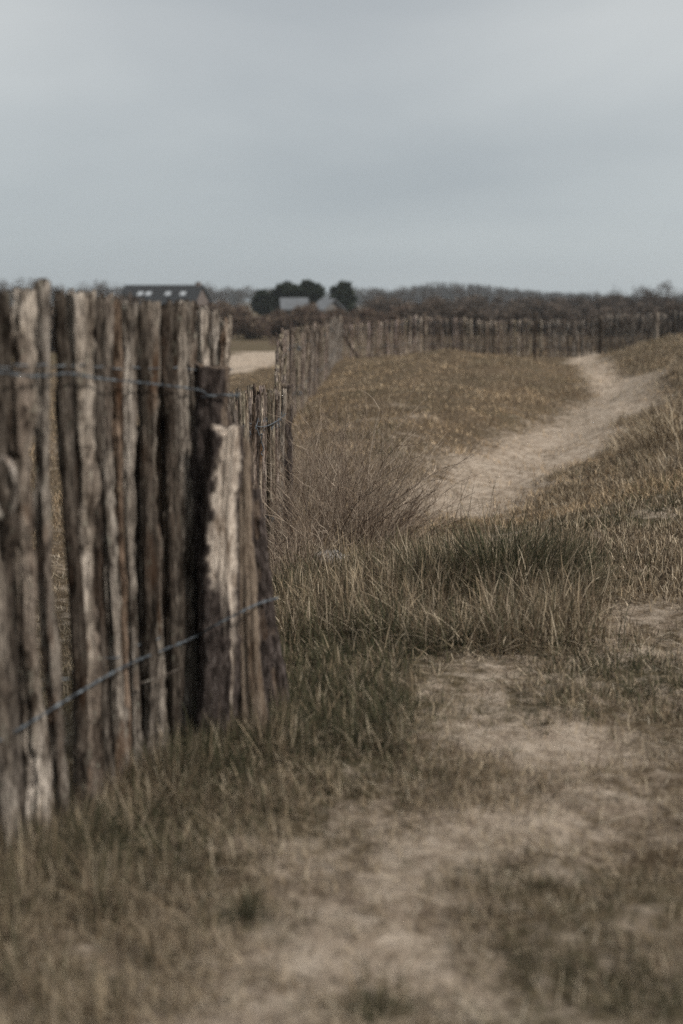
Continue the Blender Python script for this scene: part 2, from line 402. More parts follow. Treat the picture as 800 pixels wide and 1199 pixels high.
def ground_mat():
    m, nt, N, L, P = newmat('sand_and_thatch')
    tc = N.new('ShaderNodeTexCoord'); v = tc.outputs['Object']
    ac = N.new('ShaderNodeAttribute'); ac.attribute_name = 'cover'
    ag = N.new('ShaderNodeAttribute'); ag.attribute_name = 'green'
    s = ramp(N, [(0.3, (0.25, 0.19, 0.145)), (0.48, (0.46, 0.375, 0.295)), (0.65, (0.60, 0.505, 0.41))]); L.new(noise(N, L, v, 9, 8, 0.7), s.inputs[0])
    f = noise(N, L, v, 140, 4, 0.7)
    s2 = ramp(N, [(0.3, (0.62, 0.6, 0.57)), (0.55, (1, 1, 1)), (0.75, (1.15, 1.15, 1.12))]); L.new(f, s2.inputs[0])
    sand = mixc(N, L, 1.0, s.outputs[0], s2.outputs[0], 'MULTIPLY')
    t = ramp(N, [(0.3, (0.045, 0.033, 0.022)), (0.5, (0.12, 0.088, 0.058)), (0.72, (0.28, 0.22, 0.15))]); L.new(noise(N, L, v, 45, 6, 0.75, 0.5), t.inputs[0])
    g = ramp(N, [(0.35, (0.05, 0.052, 0.025)), (0.65, (0.13, 0.125, 0.07))]); L.new(noise(N, L, v, 30, 5, 0.7), g.inputs[0])
    gm = N.new('ShaderNodeMath'); gm.operation = 'MULTIPLY'; L.new(ag.outputs['Fac'], gm.inputs[0]); gm.inputs[1].default_value = 0.75
    th = mixc(N, L, gm.outputs[0], t.outputs[0], g.outputs[0])
    k = N.new('ShaderNodeMath'); k.operation = 'ADD'; L.new(ac.outputs['Fac'], k.inputs[0])
    nn = N.new('ShaderNodeMath'); nn.operation = 'MULTIPLY_ADD'; L.new(noise(N, L, v, 14, 7, 0.72), nn.inputs[0]); nn.inputs[1].default_value = 2.6; nn.inputs[2].default_value = -1.3
    L.new(nn.outputs[0], k.inputs[1])
    kr = ramp(N, [(0.15, (0, 0, 0)), (0.85, (1, 1, 1))]); L.new(k.outputs[0], kr.inputs[0])
    col = mixc(N, L, kr.outputs[0], sand, th)
    L.new(col, P.inputs['Base Color']); P.inputs['Roughness'].default_value = 1.0; P.inputs['Specular IOR Level'].default_value = 0.03
    bp = N.new('ShaderNodeBump'); bp.inputs['Strength'].default_value = 0.8; bp.inputs['Distance'].default_value = 0.02
    hb = N.new('ShaderNodeMath'); hb.operation = 'ADD'; L.new(noise(N, L, v, 22, 7, 0.7), hb.inputs[0]); L.new(f, hb.inputs[1])
    L.new(hb.outputs[0], bp.inputs['Height']); L.new(bp.outputs[0], P.inputs['Normal'])
    return m
me = mesh_np('ground', V, ff, lt, ground_mat(), extra={'cover': np.append(cov, 1), 'green': np.append(grn, 0)})
tag(link('ground', me), kind='structure')

# ------------------------------------------------------------------ grass
STRAW = np.array([[.46, .38, .27], [.64, .55, .42], [.36, .285, .195], [.20, .155, .11], [.45, .375, .285], [.12, .092, .066], [.065, .052, .04], [.16, .125, .088]])
GREEN = np.array([[.078, .082, .048], [.036, .042, .027], [.135, .13, .08], [.062, .064, .042]])
def colours(n, g, pal_g=GREEN, pal_s=STRAW):
    c = pal_s[rng.integers(0, len(pal_s), n)].copy()
    m = rng.random(n) < g
    c[m] = pal_g[rng.integers(0, len(pal_g), m.sum())]
    return c * rng.uniform(0.75, 1.2, (n, 1)) * np.array([1.0, .975, .94])

def blades(name, P, h, lean, curl, wd, col, S=3, yaw=None, mat=None):
    n = len(P); yaw = rng.uniform(0, 2 * math.pi, n) if yaw is None else yaw
    D = np.column_stack([np.cos(yaw), np.sin(yaw), np.zeros(n)])
    fy = yaw + rng.uniform(0.6, 2.5, n)
    Sd = np.column_stack([np.cos(fy), np.sin(fy), np.zeros(n)])
    wob = rng.normal(0, 0.16, (n, 2))
    vs = []
    for k in range(S + 1):
        t = k / S
        up = np.cos(np.clip(lean + curl * t, -1.65, 1.65)); ho = np.sin(np.clip(lean + curl * t, -1.65, 1.65))
        if k == 0: c = P - np.array([0, 0, 0.01])
        else: c = cprev + (D * ho[:, None] + np.array([0, 0, 1]) * up[:, None]) * (h / S)[:, None] + Sd * (wob[:, :1] * (1 - 2.2 * t) * h[:, None] / S)
        cprev = c
        if k < S:
            ww = (wd * (1 - 0.65 * t * t))[:, None] * 0.5
            vs += [c - Sd * ww, c + Sd * ww]
        else: vs.append(c)
    nv = 2 * S + 1
    V = np.stack(vs, 1).reshape(-1, 3)
    f = []
    for k in range(S - 1): f += [2 * k, 2 * k + 1, 2 * k + 3, 2 * k + 2]
    f += [2 * S - 2, 2 * S - 1, 2 * S]
    f = np.array(f); F = (np.arange(n)[:, None] * nv + f[None, :]).ravel()
    lt = np.tile(np.array([4] * (S - 1) + [3]), n)
    return mesh_np(name, V, F, lt, mat or M_grass, cols=np.repeat(col, nv, 0))

def scatter(n, r0, r1, a0=-0.27, a1=0.27, p=0.0):
    """positions with density falling with the square of distance (p=0)"""
    r = np.exp(rng.uniform(math.log(r0), math.log(r1), n)); a = rng.uniform(a0, a1, n)
    return r * np.sin(a), r * np.cos(a)

def grow(name, x, y, h, lean, curl, wd, gboost=0.0, S=3, gsc=1.0, yaw=None, mul=1.0, sink=0.0):
    cv, g = cover_green(x, y)
    P = np.column_stack([x, y, ground(x, y) - sink])
    wd = wd * np.clip(np.hypot(x, y) / 6.0, 0.45, 1.0)
    return blades(name, P, h, lean, curl, wd, colours(len(x), np.clip(g * gsc + gboost, 0, 1)) * mul, S, yaw)

U = rng.uniform
# 1: short cropped turf and litter
x, y = scatter(560000, 1.6, 15, -0.3, 0.3); cv, g = cover_green(x, y)
dens = cv * np.clip((fbm(x * 8, y * 8, 61, 3) - .36) * 3.6, .06, 1) + 0.07 * (fbm(x * 14, y * 14, 64, 2) > .55)
k = rng.random(len(x)) < dens; x, y = x[k], y[k]; n = len(x)
hh = U(0.018, 0.055, n) * (0.7 + 0.9 * fbm(x * 3, y * 3, 63, 3))
ln = np.where(rng.random(n) < 0.7, U(1.0, 1.6, n), U(0.1, 1.0, n))
m1 = grow('short_turf', x, y, hh, ln, U(-0.9, 1.2, n), U(0.0018, 0.0042, n), gsc=0.75)
tag(link('turf_grass', m1), 'short dry straw and green turf grass covering the sandy ground', 'grass', kind='stuff')
# dry litter lying on the sand and over the turf
x, y = scatter(90000, 1.6, 11, -0.3, 0.3); k = rng.random(len(x)) < 0.10 + 1.3 * np.clip(fbm(x * 5, y * 5, 68, 3) - .45, 0, 1); x, y = x[k], y[k]; n = len(x)
ml = blades('litter', np.column_stack([x, y, ground(x, y) + .012]), U(.02, .09, n), U(1.25, 1.62, n), U(-.5, .35, n), U(.0016, .004, n) * np.clip(np.hypot(x, y) / 6, .5, 1), np.array([[.55, .46, .34], [.30, .235, .16], [.08, .06, .045], [.13, .10, .07], [.64, .56, .44]])[rng.integers(0, 5, n)] * U(.8, 1.15, (n, 1)), 4)
tag(link('straw_litter', ml), 'dead straw bits lying loose over the sandy ground', 'litter', kind='stuff')
# 2: turf on the mounds further off
x, y = scatter(260000, 9, 46, -0.3, 0.3); cv, g = cover_green(x, y)
k = rng.random(len(x)) < (cv * (0.25 + 1.1 * fbm(x * 2.2, y * 2.2, 65, 4))) ** 1.2; x, y = x[k], y[k]; n = len(x)
rr = np.hypot(x, y)
fb = fbm(x * 1.1, y * 1.1, 67, 4)
m2 = grow('mound_turf', x, y, U(0.03, 0.08, n) * (0.2 + 1.9 * fbm(x * 1.7, y * 1.7, 66, 3) ** 1.5) * 1.3, U(0.1, 1.2, n), U(-0.2, 0.8, n), 0.0022 + rr * 0.00022, S=2, gsc=0.6, mul=(0.9 + .6 * sstep(.3, .68, fb))[:, None] * np.array([1.03, .96, .88]))
tag(link('mound_grass', m2), 'brown dry grass covering the low dunes beyond the hollow', 'grass', kind='stuff')
# 3: longer matted grass along the fence and over the bank in front of the hollow
def area(n, cx, cy, sx, sy):
    return cx + rng.normal(0, 1, n) * sx, cy + rng.normal(0, 1, n) * sy
xs = []; ys = []; hs = []
def clumps(nc, per, fx, hmin, hmax, spread):
    for _ in range(nc):
        cx_, cy_ = fx()
        if cover_green(np.array([cx_]), np.array([cy_]))[0][0] < .42 and cy_ > 7: continue
        pr = int(per * random.uniform(0.6, 1.5))
        a = rng.uniform(0, 6.283, pr); d = np.abs(rng.normal(0, spread, pr))
        xs.append(cx_ + d * np.cos(a)); ys.append(cy_ + d * np.sin(a)); hs.append(np.full(pr, random.uniform(hmin, hmax)))
def along(a, b, s):
    def f():
        t = random.random(); return a[0] + (b[0] - a[0]) * t + random.gauss(0, s), a[1] + (b[1] - a[1]) * t + random.gauss(0, s)
    return f
def inpix(u0, u1, v0, v1):
    def f():
        p = hit(random.uniform(u0, u1), random.uniform(v0, v1)); return p[0], p[1]
    return f
clumps(110, 190, along((-0.92, 2.4), (-0.30, 4.0), 0.07), .06, .17, .05)
clumps(110, 170, along((-0.55, 2.1), (-0.12, 4.0), 0.10), .03, .11, .06)
clumps(40, 150, along((-0.32, 3.75), (0.05, 4.05), 0.08), .07, .17, .05)
clumps(120, 130, inpix(325, 470, 730, 880), .05, .14, .08)
clumps(230, 130, inpix(330, 700, 655, 760), .12, .24, .08)
clumps(60, 150, inpix(0, 240, 960, 1190), .03, .07, .05)
clumps(50, 150, inpix(560, 800, 1020, 1190), .025, .06, .05)
clumps(50, 120, inpix(640, 800, 740, 850), .04, .09, .08)
clumps(150, 60, inpix(150, 800, 890, 1190), .02, .06, .035)
clumps(8, 140, inpix(390, 470, 1165, 1195), .03, .06, .03)
clumps(5, 120, inpix(265, 300, 1040, 1100), .05, .09, .015)
clumps(60, 110, inpix(430, 640, 880, 950), .02, .07, .06)
x = np.concatenate(xs); y = np.concatenate(ys); h = np.concatenate(hs); n = len(x)
m3 = grow('long_grass', x, y, h * U(0.5, 1.25, n), np.abs(rng.normal(0.4, 0.6, n)), U(-0.6, 2.6, n), U(0.0018, 0.0046, n), gboost=0.08, S=5, gsc=.95)
tag(link('matted_grass', m3), 'long matted tan and green grass along the foot of the fence and bank', 'grass', kind='stuff')
# 4: right bank and the rim of the hollow
xs, ys, hs = [], [], []
clumps(230, 90, inpix(620, 830, 545, 700), .035, .10, .10)
clumps(90, 80, inpix(690, 830, 470, 560), .08, .16, .14)
clumps(220, 80, inpix(715, 830, 392, 445), .06, .15, .3)
clumps(140, 70, inpix(420, 690, 412, 470), .05, .11, .25)
clumps(70, 80, inpix(330, 480, 480, 600), .06, .14, .2)
x = np.concatenate(xs); y = np.concatenate(ys); h = np.concatenate(hs); n = len(x)
m4 = grow('bank_grass', x, y, h * U(0.5, 1.25, n), np.abs(rng.normal(0.2, 0.3, n)), U(0.0, 1.2, n), U(0.003, 0.006, n), gboost=0.0, S=3)
tag(link('bank_grass', m4), 'sparse dry tufts of grass over the bank right of the sandy hollow', 'grass', kind='stuff')

# 5: rough heath beyond the far fence
x, y = scatter(60000, 41.5, 88, -0.05, 0.3); n = len(x)
rr = np.hypot(x, y); k = (y > 42.2) & ((x > 1.2) | (rr > 75)); x, y, rr = x[k], y[k], rr[k]; n = len(x)
P = np.column_stack([x, y, ground(x, y)])
mh = blades('heath', P, U(.15, .55, n) * (.3 + 1.2 * fbm(x * .3, y * .3, 93, 3)), U(0, .7, n), U(0, .8, n), 0.0006 * rr, np.array([[.15, .11, .085], [.22, .17, .12], [.10, .075, .06], [.27, .215, .15]])[rng.integers(0, 4, n)] * U(.7, 1.2, (n, 1)), 2)
tag(link('heath', mh), 'rough brown heath growing behind the far fence', 'heath', kind='stuff')

# tussocks: things
def tussock(name, cx, cy, rx, ry, hgt, n, green, label, cat, group=None, wd=(0.0022, 0.0045), seeds=0, lean=0.35):
    a = U(0, 6.283, n); d = np.sqrt(rng.random(n)) 
    x = d * np.cos(a) * rx; y = d * np.sin(a) * ry
    X = cx + x; Y = cy + y
    base = gz(cx, cy)
    z = ground(X, Y) - base + 0.10 * hgt * (1 - d ** 2)
    g = np.clip(green - 0.1, 0, 1) * np.ones(n)
    yaw = a + rng.normal(0, 1.0, n)
    h = hgt * U(0.35, 1.0, n) * (1.0 - 0.35 * d)
    col = colours(n, g)
    me = blades(name, np.column_stack([x, y, z]), h, np.abs(rng.normal(0, lean, n)) + 0.25 * d, U(0.1, 2.3, n), U(*wd, n), col, 6, yaw)
    o = link(name, me, loc=(cx, cy, base)); tag(o, label, cat, group)
    if seeds:
        a = U(0, 6.283, seeds); d = np.sqrt(rng.random(seeds))
        x = d * np.cos(a) * rx * 0.9; y = d * np.sin(a) * ry * 0.6
        me = blades('stalk', np.column_stack([x, y, np.zeros(seeds)]), hgt * U(1.0, 1.55, seeds), U(0, 0.25, seeds), U(0, 0.35, seeds), U(0.002, 0.003, seeds), colours(seeds, 0 * d) * 0.6, 6)
        link('stalk', me, o)
    return o
p = xy(590, 690, 6.0)
tussock('grass_tussock', p[0], p[1], .34, .32, .44, 5600, 0.8, 'big dark green and straw grass tussock at the rim of the sandy hollow', 'tussock', seeds=34)
tussock('grass_tussock', *xy(640, 700, 5.75), .22, .2, .22, 1300, 0.55, 'smaller straw grass tussock at the right shoulder of the big dark green one', 'tussock')
tussock('grass_tussock', *xy(500, 700, 5.9), .34, .26, .29, 2600, 0.3, 'pale straw grass tussock left of the big dark green one', 'tussock', seeds=10)
for (u, v, Y, hh_, nn_, lb) in ((795, 530, 11.6, .62, 420, 'tall pale grass clump on the right bank, cut by the photo edge'),
                             (772, 525, 12.4, .5, 330, 'tall pale grass clump just left of the clump at the right edge'),
                             (748, 515, 13.2, .42, 260, 'lowest leftmost of the tall pale grass clumps on the right bank')):
    tussock('tall_grass_clump', *xy(u, v, Y), .3, .3, hh_, nn_, 0.05, lb, 'grass clump', 'tall pale grass clumps on the right bank', wd=(.004, .008), lean=.2)

# ------------------------------------------------------------------ twiggy shrubs
def twig_shrub(name, loc, rx, ry, hgt, nst, label, cat, group=None, thick=0.0022, col=((.30, .235, .18), (.45, .37, .29), (.15, .11, .085))):
    """a low bush of thin arching bare stems, each with side twigs; three-sided tubes"""
    P0 = []; P1 = []; R0 = []; CC = []
    pal = np.array(col)
    for s in range(nst):
        a = random.uniform(0, 6.283); d = math.sqrt(random.random())
        p = Vector((d * math.cos(a) * rx, d * math.sin(a) * ry, -0.02 + gz(loc[0] + d * math.cos(a) * rx, loc[1] + d * math.sin(a) * ry) - loc[2]))
        tilt = random.gauss(0.1, 0.3) + 0.45 * d; yw = a + random.gauss(0, 0.8)
        h = hgt * random.uniform(0.5, 1.05) * (1 - 0.3 * d); ns = 6
        c = pal[random.randrange(len(pal))] * random.uniform(0.8, 1.25)
        crv = random.gauss(0.06, 0.10)
        r = thick * random.choice([.6, .8, 1, 1.2, 1.9])
        dirs = Vector((math.sin(tilt) * math.cos(yw), math.sin(tilt) * math.sin(yw), math.cos(tilt)))
        for k in range(ns):
            q = p + dirs * (h / ns)
            P0.append(p[:]); P1.append(q[:]); R0.append((r * (1 - k / ns * 0.75), r * (1 - (k + 1) / ns * 0.75))); CC.append(c)
            if k >= 1 and random.random() < 0.85:
                sd_ = Vector((random.gauss(0, 1), random.gauss(0, 1), random.gauss(0.3, 0.5))).normalized()
                dd = (dirs * 1.0 + sd_ * 0.8).normalized(); tp = q
                for j in range(3):
                    tq = tp + dd * (h * random.uniform(0.06, 0.12))
                    P0.append(tp[:]); P1.append(tq[:]); rr_ = r * 0.55 * (1 - j / 3.5); R0.append((rr_, rr_ * 0.7)); CC.append(c)
                    dd = (dd + Vector((random.gauss(0, .3), random.gauss(0, .3), random.gauss(0.08, .2)))).normalized(); tp = tq
            p = q
            dirs = (dirs + Vector((math.cos(yw) * crv + random.gauss(0, .07), math.sin(yw) * crv + random.gauss(0, .07), -0.03))).normalized()
    me = prisms(name, np.array(P0), np.array(P1), np.array(R0), np.array(CC), M_twig)
    o = link(name, me, loc=loc); tag(o, label, cat, group); return o

def prisms(name, P0, P1, R0, CC, mat):
    n = len(P0); T = P1 - P0; T /= np.linalg.norm(T, axis=1)[:, None] + 1e-9
    ref = np.tile(np.array([0.3, 0.9, 0.2]), (n, 1)); A_ = np.cross(T, ref); A_ /= np.linalg.norm(A_, axis=1)[:, None] + 1e-9
    B_ = np.cross(T, A_); vs = []
    for P_, ri in ((P0, 0), (P1, 1)):
        for k in range(3):
            th = 2 * math.pi * k / 3
            vs.append(P_ + (A_ * math.cos(th) + B_ * math.sin(th)) * R0[:, ri:ri + 1])
    V = np.stack(vs, 1).reshape(-1, 3)
    f = np.array([0, 1, 4, 3, 1, 2, 5, 4, 2, 0, 3, 5]); F = (np.arange(n)[:, None] * 6 + f).ravel()
    return mesh_np(name, V, F, np.full(n * 3, 4), mat, cols=np.repeat(CC, 6, 0), smooth=False)

def at_ground(u, v, Y):
    x, y = xy(u, v, Y); return (x, y, gz(x, y))
SH = 'leafless twiggy shrubs beside the low fence'
twig_shrub('twiggy_shrub', at_ground(385, 645, 8.2), .34, .5, 1.05, 400, 'tallest leafless brown twiggy shrub right against the low fence', 'shrub', SH)
twig_shrub('twiggy_shrub', at_ground(440, 635, 8.6), .26, .45, .66, 230, 'leafless twiggy shrub between the fence-side shrub and the sandy hollow', 'shrub', SH)
twig_shrub('twiggy_shrub', at_ground(358, 560, 11.5), .3, .8, .8, 220, 'leafless twiggy shrub behind the fence-side shrub, further along the fence', 'shrub', SH)
twig_shrub('twiggy_shrub', at_ground(345, 655, 7.0), .16, .3, .36, 110, 'small low leafless shrub at the foot of the dark fence post', 'shrub', SH)

# pale stone lying in the grass
def stone():
    import bmesh
    bm = bmesh.new(); bmesh.ops.create_icosphere(bm, subdivisions=4, radius=1)
    for v in bm.verts:
        c = v.co.copy(); n1 = fbm(np.array([c.x * 1.7 + 5]), np.array([c.y * 1.7 + c.z * 1.3]), 71, 4)[0]
        v.co = Vector((c.x * .10, c.y * .07, c.z * .045)) * (0.75 + 0.6 * n1)
    me = bpy.data.meshes.new('stone'); bm.to_mesh(me); bm.free()
    me.materials.append(simple('pale_stone', (.27, .25, .235), .85, .3, 25)); me.polygons.foreach_set('use_smooth', [True] * len(me.polygons))
    x, y = xy(388, 625, 7.2); o = link('stone', me, loc=(x, y, gz(x, y) + .16)); o.rotation_euler = (.15, .1, .6)
    tag(o, 'pale grey stone lying under the twiggy shrub by the low fence', 'stone'); return o
stone().location.z -= 0.13

# ------------------------------------------------------------------ palings
def paling_mesh(name, length, wid, thk, seed, nc=22, ns=46, mat=None, bend=0.01, taper=0.88, jag=0.012, rough=1.0, bulges=(), barkfn=None, grooves=1.0):
    """a riven chestnut pale: lop-sided section, long grooves, a slight bow and a broken top. local z runs up the pale"""
    rs = np.random.RandomState(seed)
    th = np.linspace(0, 2 * math.pi, nc, endpoint=False)
    z = np.linspace(0, 1, ns)
    T, Z = np.meshgrid(th, z)
    ph = rs.uniform(0, 6.28, 4)
    se = (np.abs(np.cos(T)) ** 5 + np.abs(np.sin(T)) ** 5) ** (-1 / 5.)
    lop = 1 + 0.16 * np.cos(T + ph[0] + Z * rs.uniform(-1, 1)) + 0.10 * np.cos(2 * T + ph[1])
    fx = T * nc / 6.283 * 0.45
    gv = vnoise(fx * 1.0 + seed * 3.7, Z * 2.3 + seed, seed)
    gv[:, -1] = gv[:, 0] * .5 + gv[:, -2] * .5
    gv2 = vnoise(fx * 2.2 + seed, Z * 9 + seed * 1.3, seed + 5)
    bl = vnoise(T * 0 + seed, Z * 5 + seed * 2.1, seed + 9)
    rr = se * lop * (1 + grooves * 0.36 * (gv - 0.5) + 0.16 * rough * (gv2 - 0.5)) * (0.9 + 0.24 * (bl - 0.5))
    tp = 1 - (1 - taper) * Z
    X = rr * np.cos(T) * wid / 2 * tp; Yv = rr * np.sin(T) * thk / 2 * tp
    if rough > 0:
        zl = Z * length
        n1 = .6 * vnoise(zl * 9 + seed * 1.7, Z * 0, seed + 21) + .4 * vnoise(zl * 38 + seed, Z * 0, seed + 22)
        n2 = .6 * vnoise(zl * 8 + seed * 2.3, Z * 0, seed + 31) + .4 * vnoise(zl * 33 + seed, Z * 0, seed + 32)
        ch = np.where(X > 0, np.clip((n1 - .50) * 5, 0, 1), np.clip((n2 - .50) * 5, 0, 1)) * min(rough, 1.3)
        X *= 1 - .30 * ch * np.clip(np.abs(np.cos(T)) * 1.6, 0, 1); Yv *= 1 - .15 * ch
    for (bz, bt, br, bs) in bulges:
        k = np.exp(-((Z - bz) * length / bs) ** 2) * np.clip(np.cos(T - bt), 0, 1)
        X += k * br * np.cos(T); Yv += k * br * np.sin(T)
    bx, by = rs.uniform(-1, 1, 2) * bend
    wob = (vnoise(Z * 3 + seed, Z * 0, seed + 2) - 0.5) * bend * 1.6
    X += bx * np.sin(Z * math.pi) + wob; Yv += by * np.sin(Z * math.pi)
    topn = vnoise(T * 1.9 + seed * 2, T * 0 + 0.5, seed + 3)
    topn += 0.5 * vnoise(T * 4 + seed * 2, T * 0 + 0.5, seed + 4)
    ZZ = Z * length + (Z ** 12) * (topn - 0.6) * jag * 2
    extra = None
    if barkfn is not None:
        bare = barkfn(T, Z, X, Yv); k = 1 - bare
        k = k * (0.55 + 0.9 * vnoise(T * 5 + seed, Z * 26, seed + 41)); X += np.cos(T) * 0.009 * k; Yv += np.sin(T) * 0.009 * k
        extra = bare.ravel()
    V = np.column_stack([X.ravel(), Yv.ravel(), ZZ.ravel()])
    q = []
    i = np.arange(ns - 1)[:, None] * nc; j = np.arange(nc)[None]; j2 = (j + 1) % nc
    quads = np.stack([i + j, i + j2, i + nc + j2, i + nc + j], -1).reshape(-1, 4)
    # sunken cap
    top = V[-nc:]; inner = top.copy(); cen = top.mean(0); inner = cen + (top - cen) * 0.55; inner[:, 2] -= jag * (0.2 + 0.6 * rs.rand(nc))
    b0 = len(V); V = np.vstack([V, inner, cen[None] - [0, 0, jag * 0.5]])
    lr = b0 - nc
    jj = np.arange(nc); jk = (jj + 1) % nc
    cap = np.stack([lr + jj, lr + jk, b0 + jk, b0 + jj], -1); tri = np.stack([b0 + jj, b0 + jk, np.full(nc, b0 + nc)], -1)
    F = np.concatenate([quads.ravel(), cap.ravel(), tri.ravel()]); lt = np.concatenate([np.full(len(quads) + nc, 4), np.full(nc, 3)])
    ex = None
    if extra is not None: ex = {'bare': np.concatenate([extra, np.ones(nc + 1)])}
    return mesh_np(name, V, F, lt, mat or M_wood, extra=ex)

def stand(o, base, top, yaw):
    """put a local-z mesh from base towards top"""
    d = (Vector(top) - Vector(base)).normalized()
    q = Vector((0, 0, 1)).rotation_difference(d) @ Matrix.Rotation(yaw, 3, 'Z').to_quaternion()
    o.rotation_mode = 'QUATERNION'; o.rotation_quaternion = q; o.location = base

def part(name, me, root, base, top, yaw, tone=(1, 1, 1)):
    o = link(name, me, root)
    rl = Vector(root.location)
    stand(o, Vector(base) - rl, Vector(top) - rl, yaw); o.color = (*tone, 1); return o

# --- near fence
def lineY(u): return 1.878 / (.371 - (u - 400) / 1665.0)
FYAW = math.atan2(1.0, .371)     # direction of the fence run
near = empty('paling_fence', (-0.70, 3.2, 0.0)); near.location.z = gz(-0.7, 3.2)
tag(near, 'nearest stretch of weathered split-paling fence, big in the left foreground, ending at the barked stakes', 'fence')
G = (1.05, 1.04, 1.02); LT = (1.4, 1.37, 1.32); DK = (.44, .42, .4); MD = (.88, .86, .83); RU = (.8, .66, .56)
pal = [(-92, .05, .028, 342, G), (-68, .055, .03, 339, MD), (-44, .05, .03, 345, LT), (-22, .05, .028, 341, MD),
       (-3, .042, .028, 346, DK), (25, .062, .03, 341, LT), (51, .045, .026, 333, G), (72, .042, .026, 343, DK), (95, .082, .036, 347, LT),
       (112, .045, .026, 350, DK), (125, .045, .026, 350, G), (137, .04, .026, 355, RU), (149, .045, .03, 358, G), (161, .045, .026, 358, DK), (176, .08, .038, 357, MD), (187, .04, .03, 360, DK),
       (196, .05, .03, 359, DK), (208, .058, .034, 357, MD), (221, .064, .034, 357, G), (236, .045, .032, 363, LT), (249, .036, .028, 368, G), (262, .042, .032, 377, LT)]
near_pts = []
for i, (u, vt) in enumerate(((60, 350), (84, 352), (104, 356), (119, 356), (131, 360), (143, 362), (155, 364), (168, 364), (187, 366), (203, 363), (229, 366), (243, 372), (-32, 350), (10, 352), (-57, 350))):  # narrow extra pales added behind the line, toned dark to shade the gaps
    if u in (60,): continue
    Y = lineY(u) + .028; tx = PX(u, vt, Y); base = (tx[0], Y, gz(tx[0], Y) - .06); tx[0] -= .012
    me = paling_mesh('paling', (Vector(tx) - Vector(base)).length, random.uniform(.03, .042), .026, 1300 + i, nc=28, ns=60, bend=.015, jag=.018, taper=.9, rough=2)
    part('paling', me, near, base, tuple(tx), FYAW + random.gauss(0, .2), random.choice([(.3, .27, .25), (.55, .5, .46), (.42, .36, .31)]))
for i, (u, wd_, tk, vt, tone) in enumerate(pal):
    Y = lineY(u); top = PX(u, vt, Y); bx = top[0] + random.uniform(-.012, .012); by = Y + random.uniform(-.012, .012)
    base = (bx, by, gz(bx, by) - .06); Ln = (Vector(top) - Vector(base)).length
    bl = ()
    if i == 4: bl = ((.62, -1.2, .03, .06),)
    if i == 8: bl = ((.66, 0.2, .018, .05), (.3, -0.8, .012, .12))
    if i in (5, 14): bl = ((.5, -1.4, .012, .04), (.8, -1.5, .01, .03))
    me = paling_mesh('paling', Ln, wd_ * 1.16, tk * 1.15, 100 + i * 7, nc=40, ns=90, bend=.02, jag=.018, taper=random.uniform(.86, .97), bulges=bl, rough=2.2)
    part('paling', me, near, base, tuple(top), FYAW, tone)
    near_pts.append((top[0], Y))
# a fallen pale grey branch end hooked on the nearest pales
def tubeobj(name, pts, r, mat, root, n=8):
    mb = MB(); rl = Vector(root.location); mb.tube([Vector(p) - rl for p in pts], r, n); return mb.obj(name, mat, root)
def smooth_pts(pts, n=8):
    out = []; P_ = [Vector(p) for p in pts]
    for i in range(len(P_) - 1):
        p0 = P_[max(i - 1, 0)]; p1 = P_[i]; p2 = P_[i + 1]; p3 = P_[min(i + 2, len(P_) - 1)]
        for k in range(n):
            t = k / n
            out.append(0.5 * ((2 * p1) + (p2 - p0) * t + (2 * p0 - 5 * p1 + 4 * p2 - p3) * t * t + (-p0 + 3 * p1 - 3 * p2 + p3) * t ** 3))
    out.append(P_[-1]); return out

kp = [PX(4 + 13 * math.cos(a), 572 + 34 * math.sin(a) , 2.93) for a in [k * math.pi / 8 for k in range(17)]]
kn = tubeobj('knot', smooth_pts(kp, 3), .0085, M_wood, near, 8); kn.color = (1.25, 1.25, 1.25, 1); kn['label'] = 'pale grey curled knot of split wood'
# --- the barked stakes at the corner
rlN = near
def bare_mask(fn):
    def f(T, Z, X, Y): return fn(T, Z)
    return f
def m_s2(T, Z):
    # bare pale wood on the right-front, from the top down to a ragged point
    a = np.angle(np.exp(1j * (T - R(-50))))
    low = 0.40 + 0.16 * (vnoise(T * 9, T * 0, 9) - .5) + np.clip(-a, -.3, 1.2) * 0.13
    wdth = 1.38
    e = (Z - low) * 9
    side = (wdth - np.abs(a)) * 5 + (vnoise(Z * 8, T * 0, 5) - .5) * 5.0 + (vnoise(Z * 60, T * 6, 6) - .5) * 2.6
    strip = (0.16 - np.abs(a - 0.30)) * 14 + (vnoise(Z * 25, T * 0, 15) - .5) * 2
    return np.clip(np.maximum(np.minimum(e, side), strip), 0, 1)
def m_s1(T, Z):
    a = np.angle(np.exp(1j * (T - R(-20))))
    return np.clip((0.9 - np.abs(a)) * 4 + (vnoise(Z * 16, T * 3, 25) - .5) * 4, 0, 1) * .7
def m_s3(T, Z):
    a = np.angle(np.exp(1j * (T - R(-80))))
    return np.clip((1.7 - np.abs(a)) * 4 + (vnoise(Z * 12, T * 2, 35) - .5) * 4, 0, 1) * .85
def m_s4(T, Z):
    return np.clip((vnoise(Z * 12, T * 2, 45) - .72) * 5, 0, .6)
def stake(ut, vt, ub, vb, Yt, Yb, rt, rb, seed, mask, tone, label, nc=64, ns=140, jag=.01, rough=1.0):
    top = PX(ut, vt, Yt); bp = PX(ub, vb, Yb); bz = gz(bp[0], bp[1]) - .05; base = (bp[0], bp[1], bz)
    Ln = (Vector(top) - Vector(base)).length
    me = paling_mesh('stake', Ln, rb * 2, rb * 1.8, seed, nc=nc, ns=ns, mat=M_log, bend=.012, taper=rt / rb, jag=jag * 1.6, rough=.45, barkfn=bare_mask(mask), grooves=.8)
    o = part('stake', me, near, base, tuple(top), 0, tone); o['label'] = label; return o
stake(254, 429, 250, 846, 3.97, 3.99, .054, .06, 301, m_s1, (.55, .48, .42), 'dark square-topped stake rising behind the pale split one')
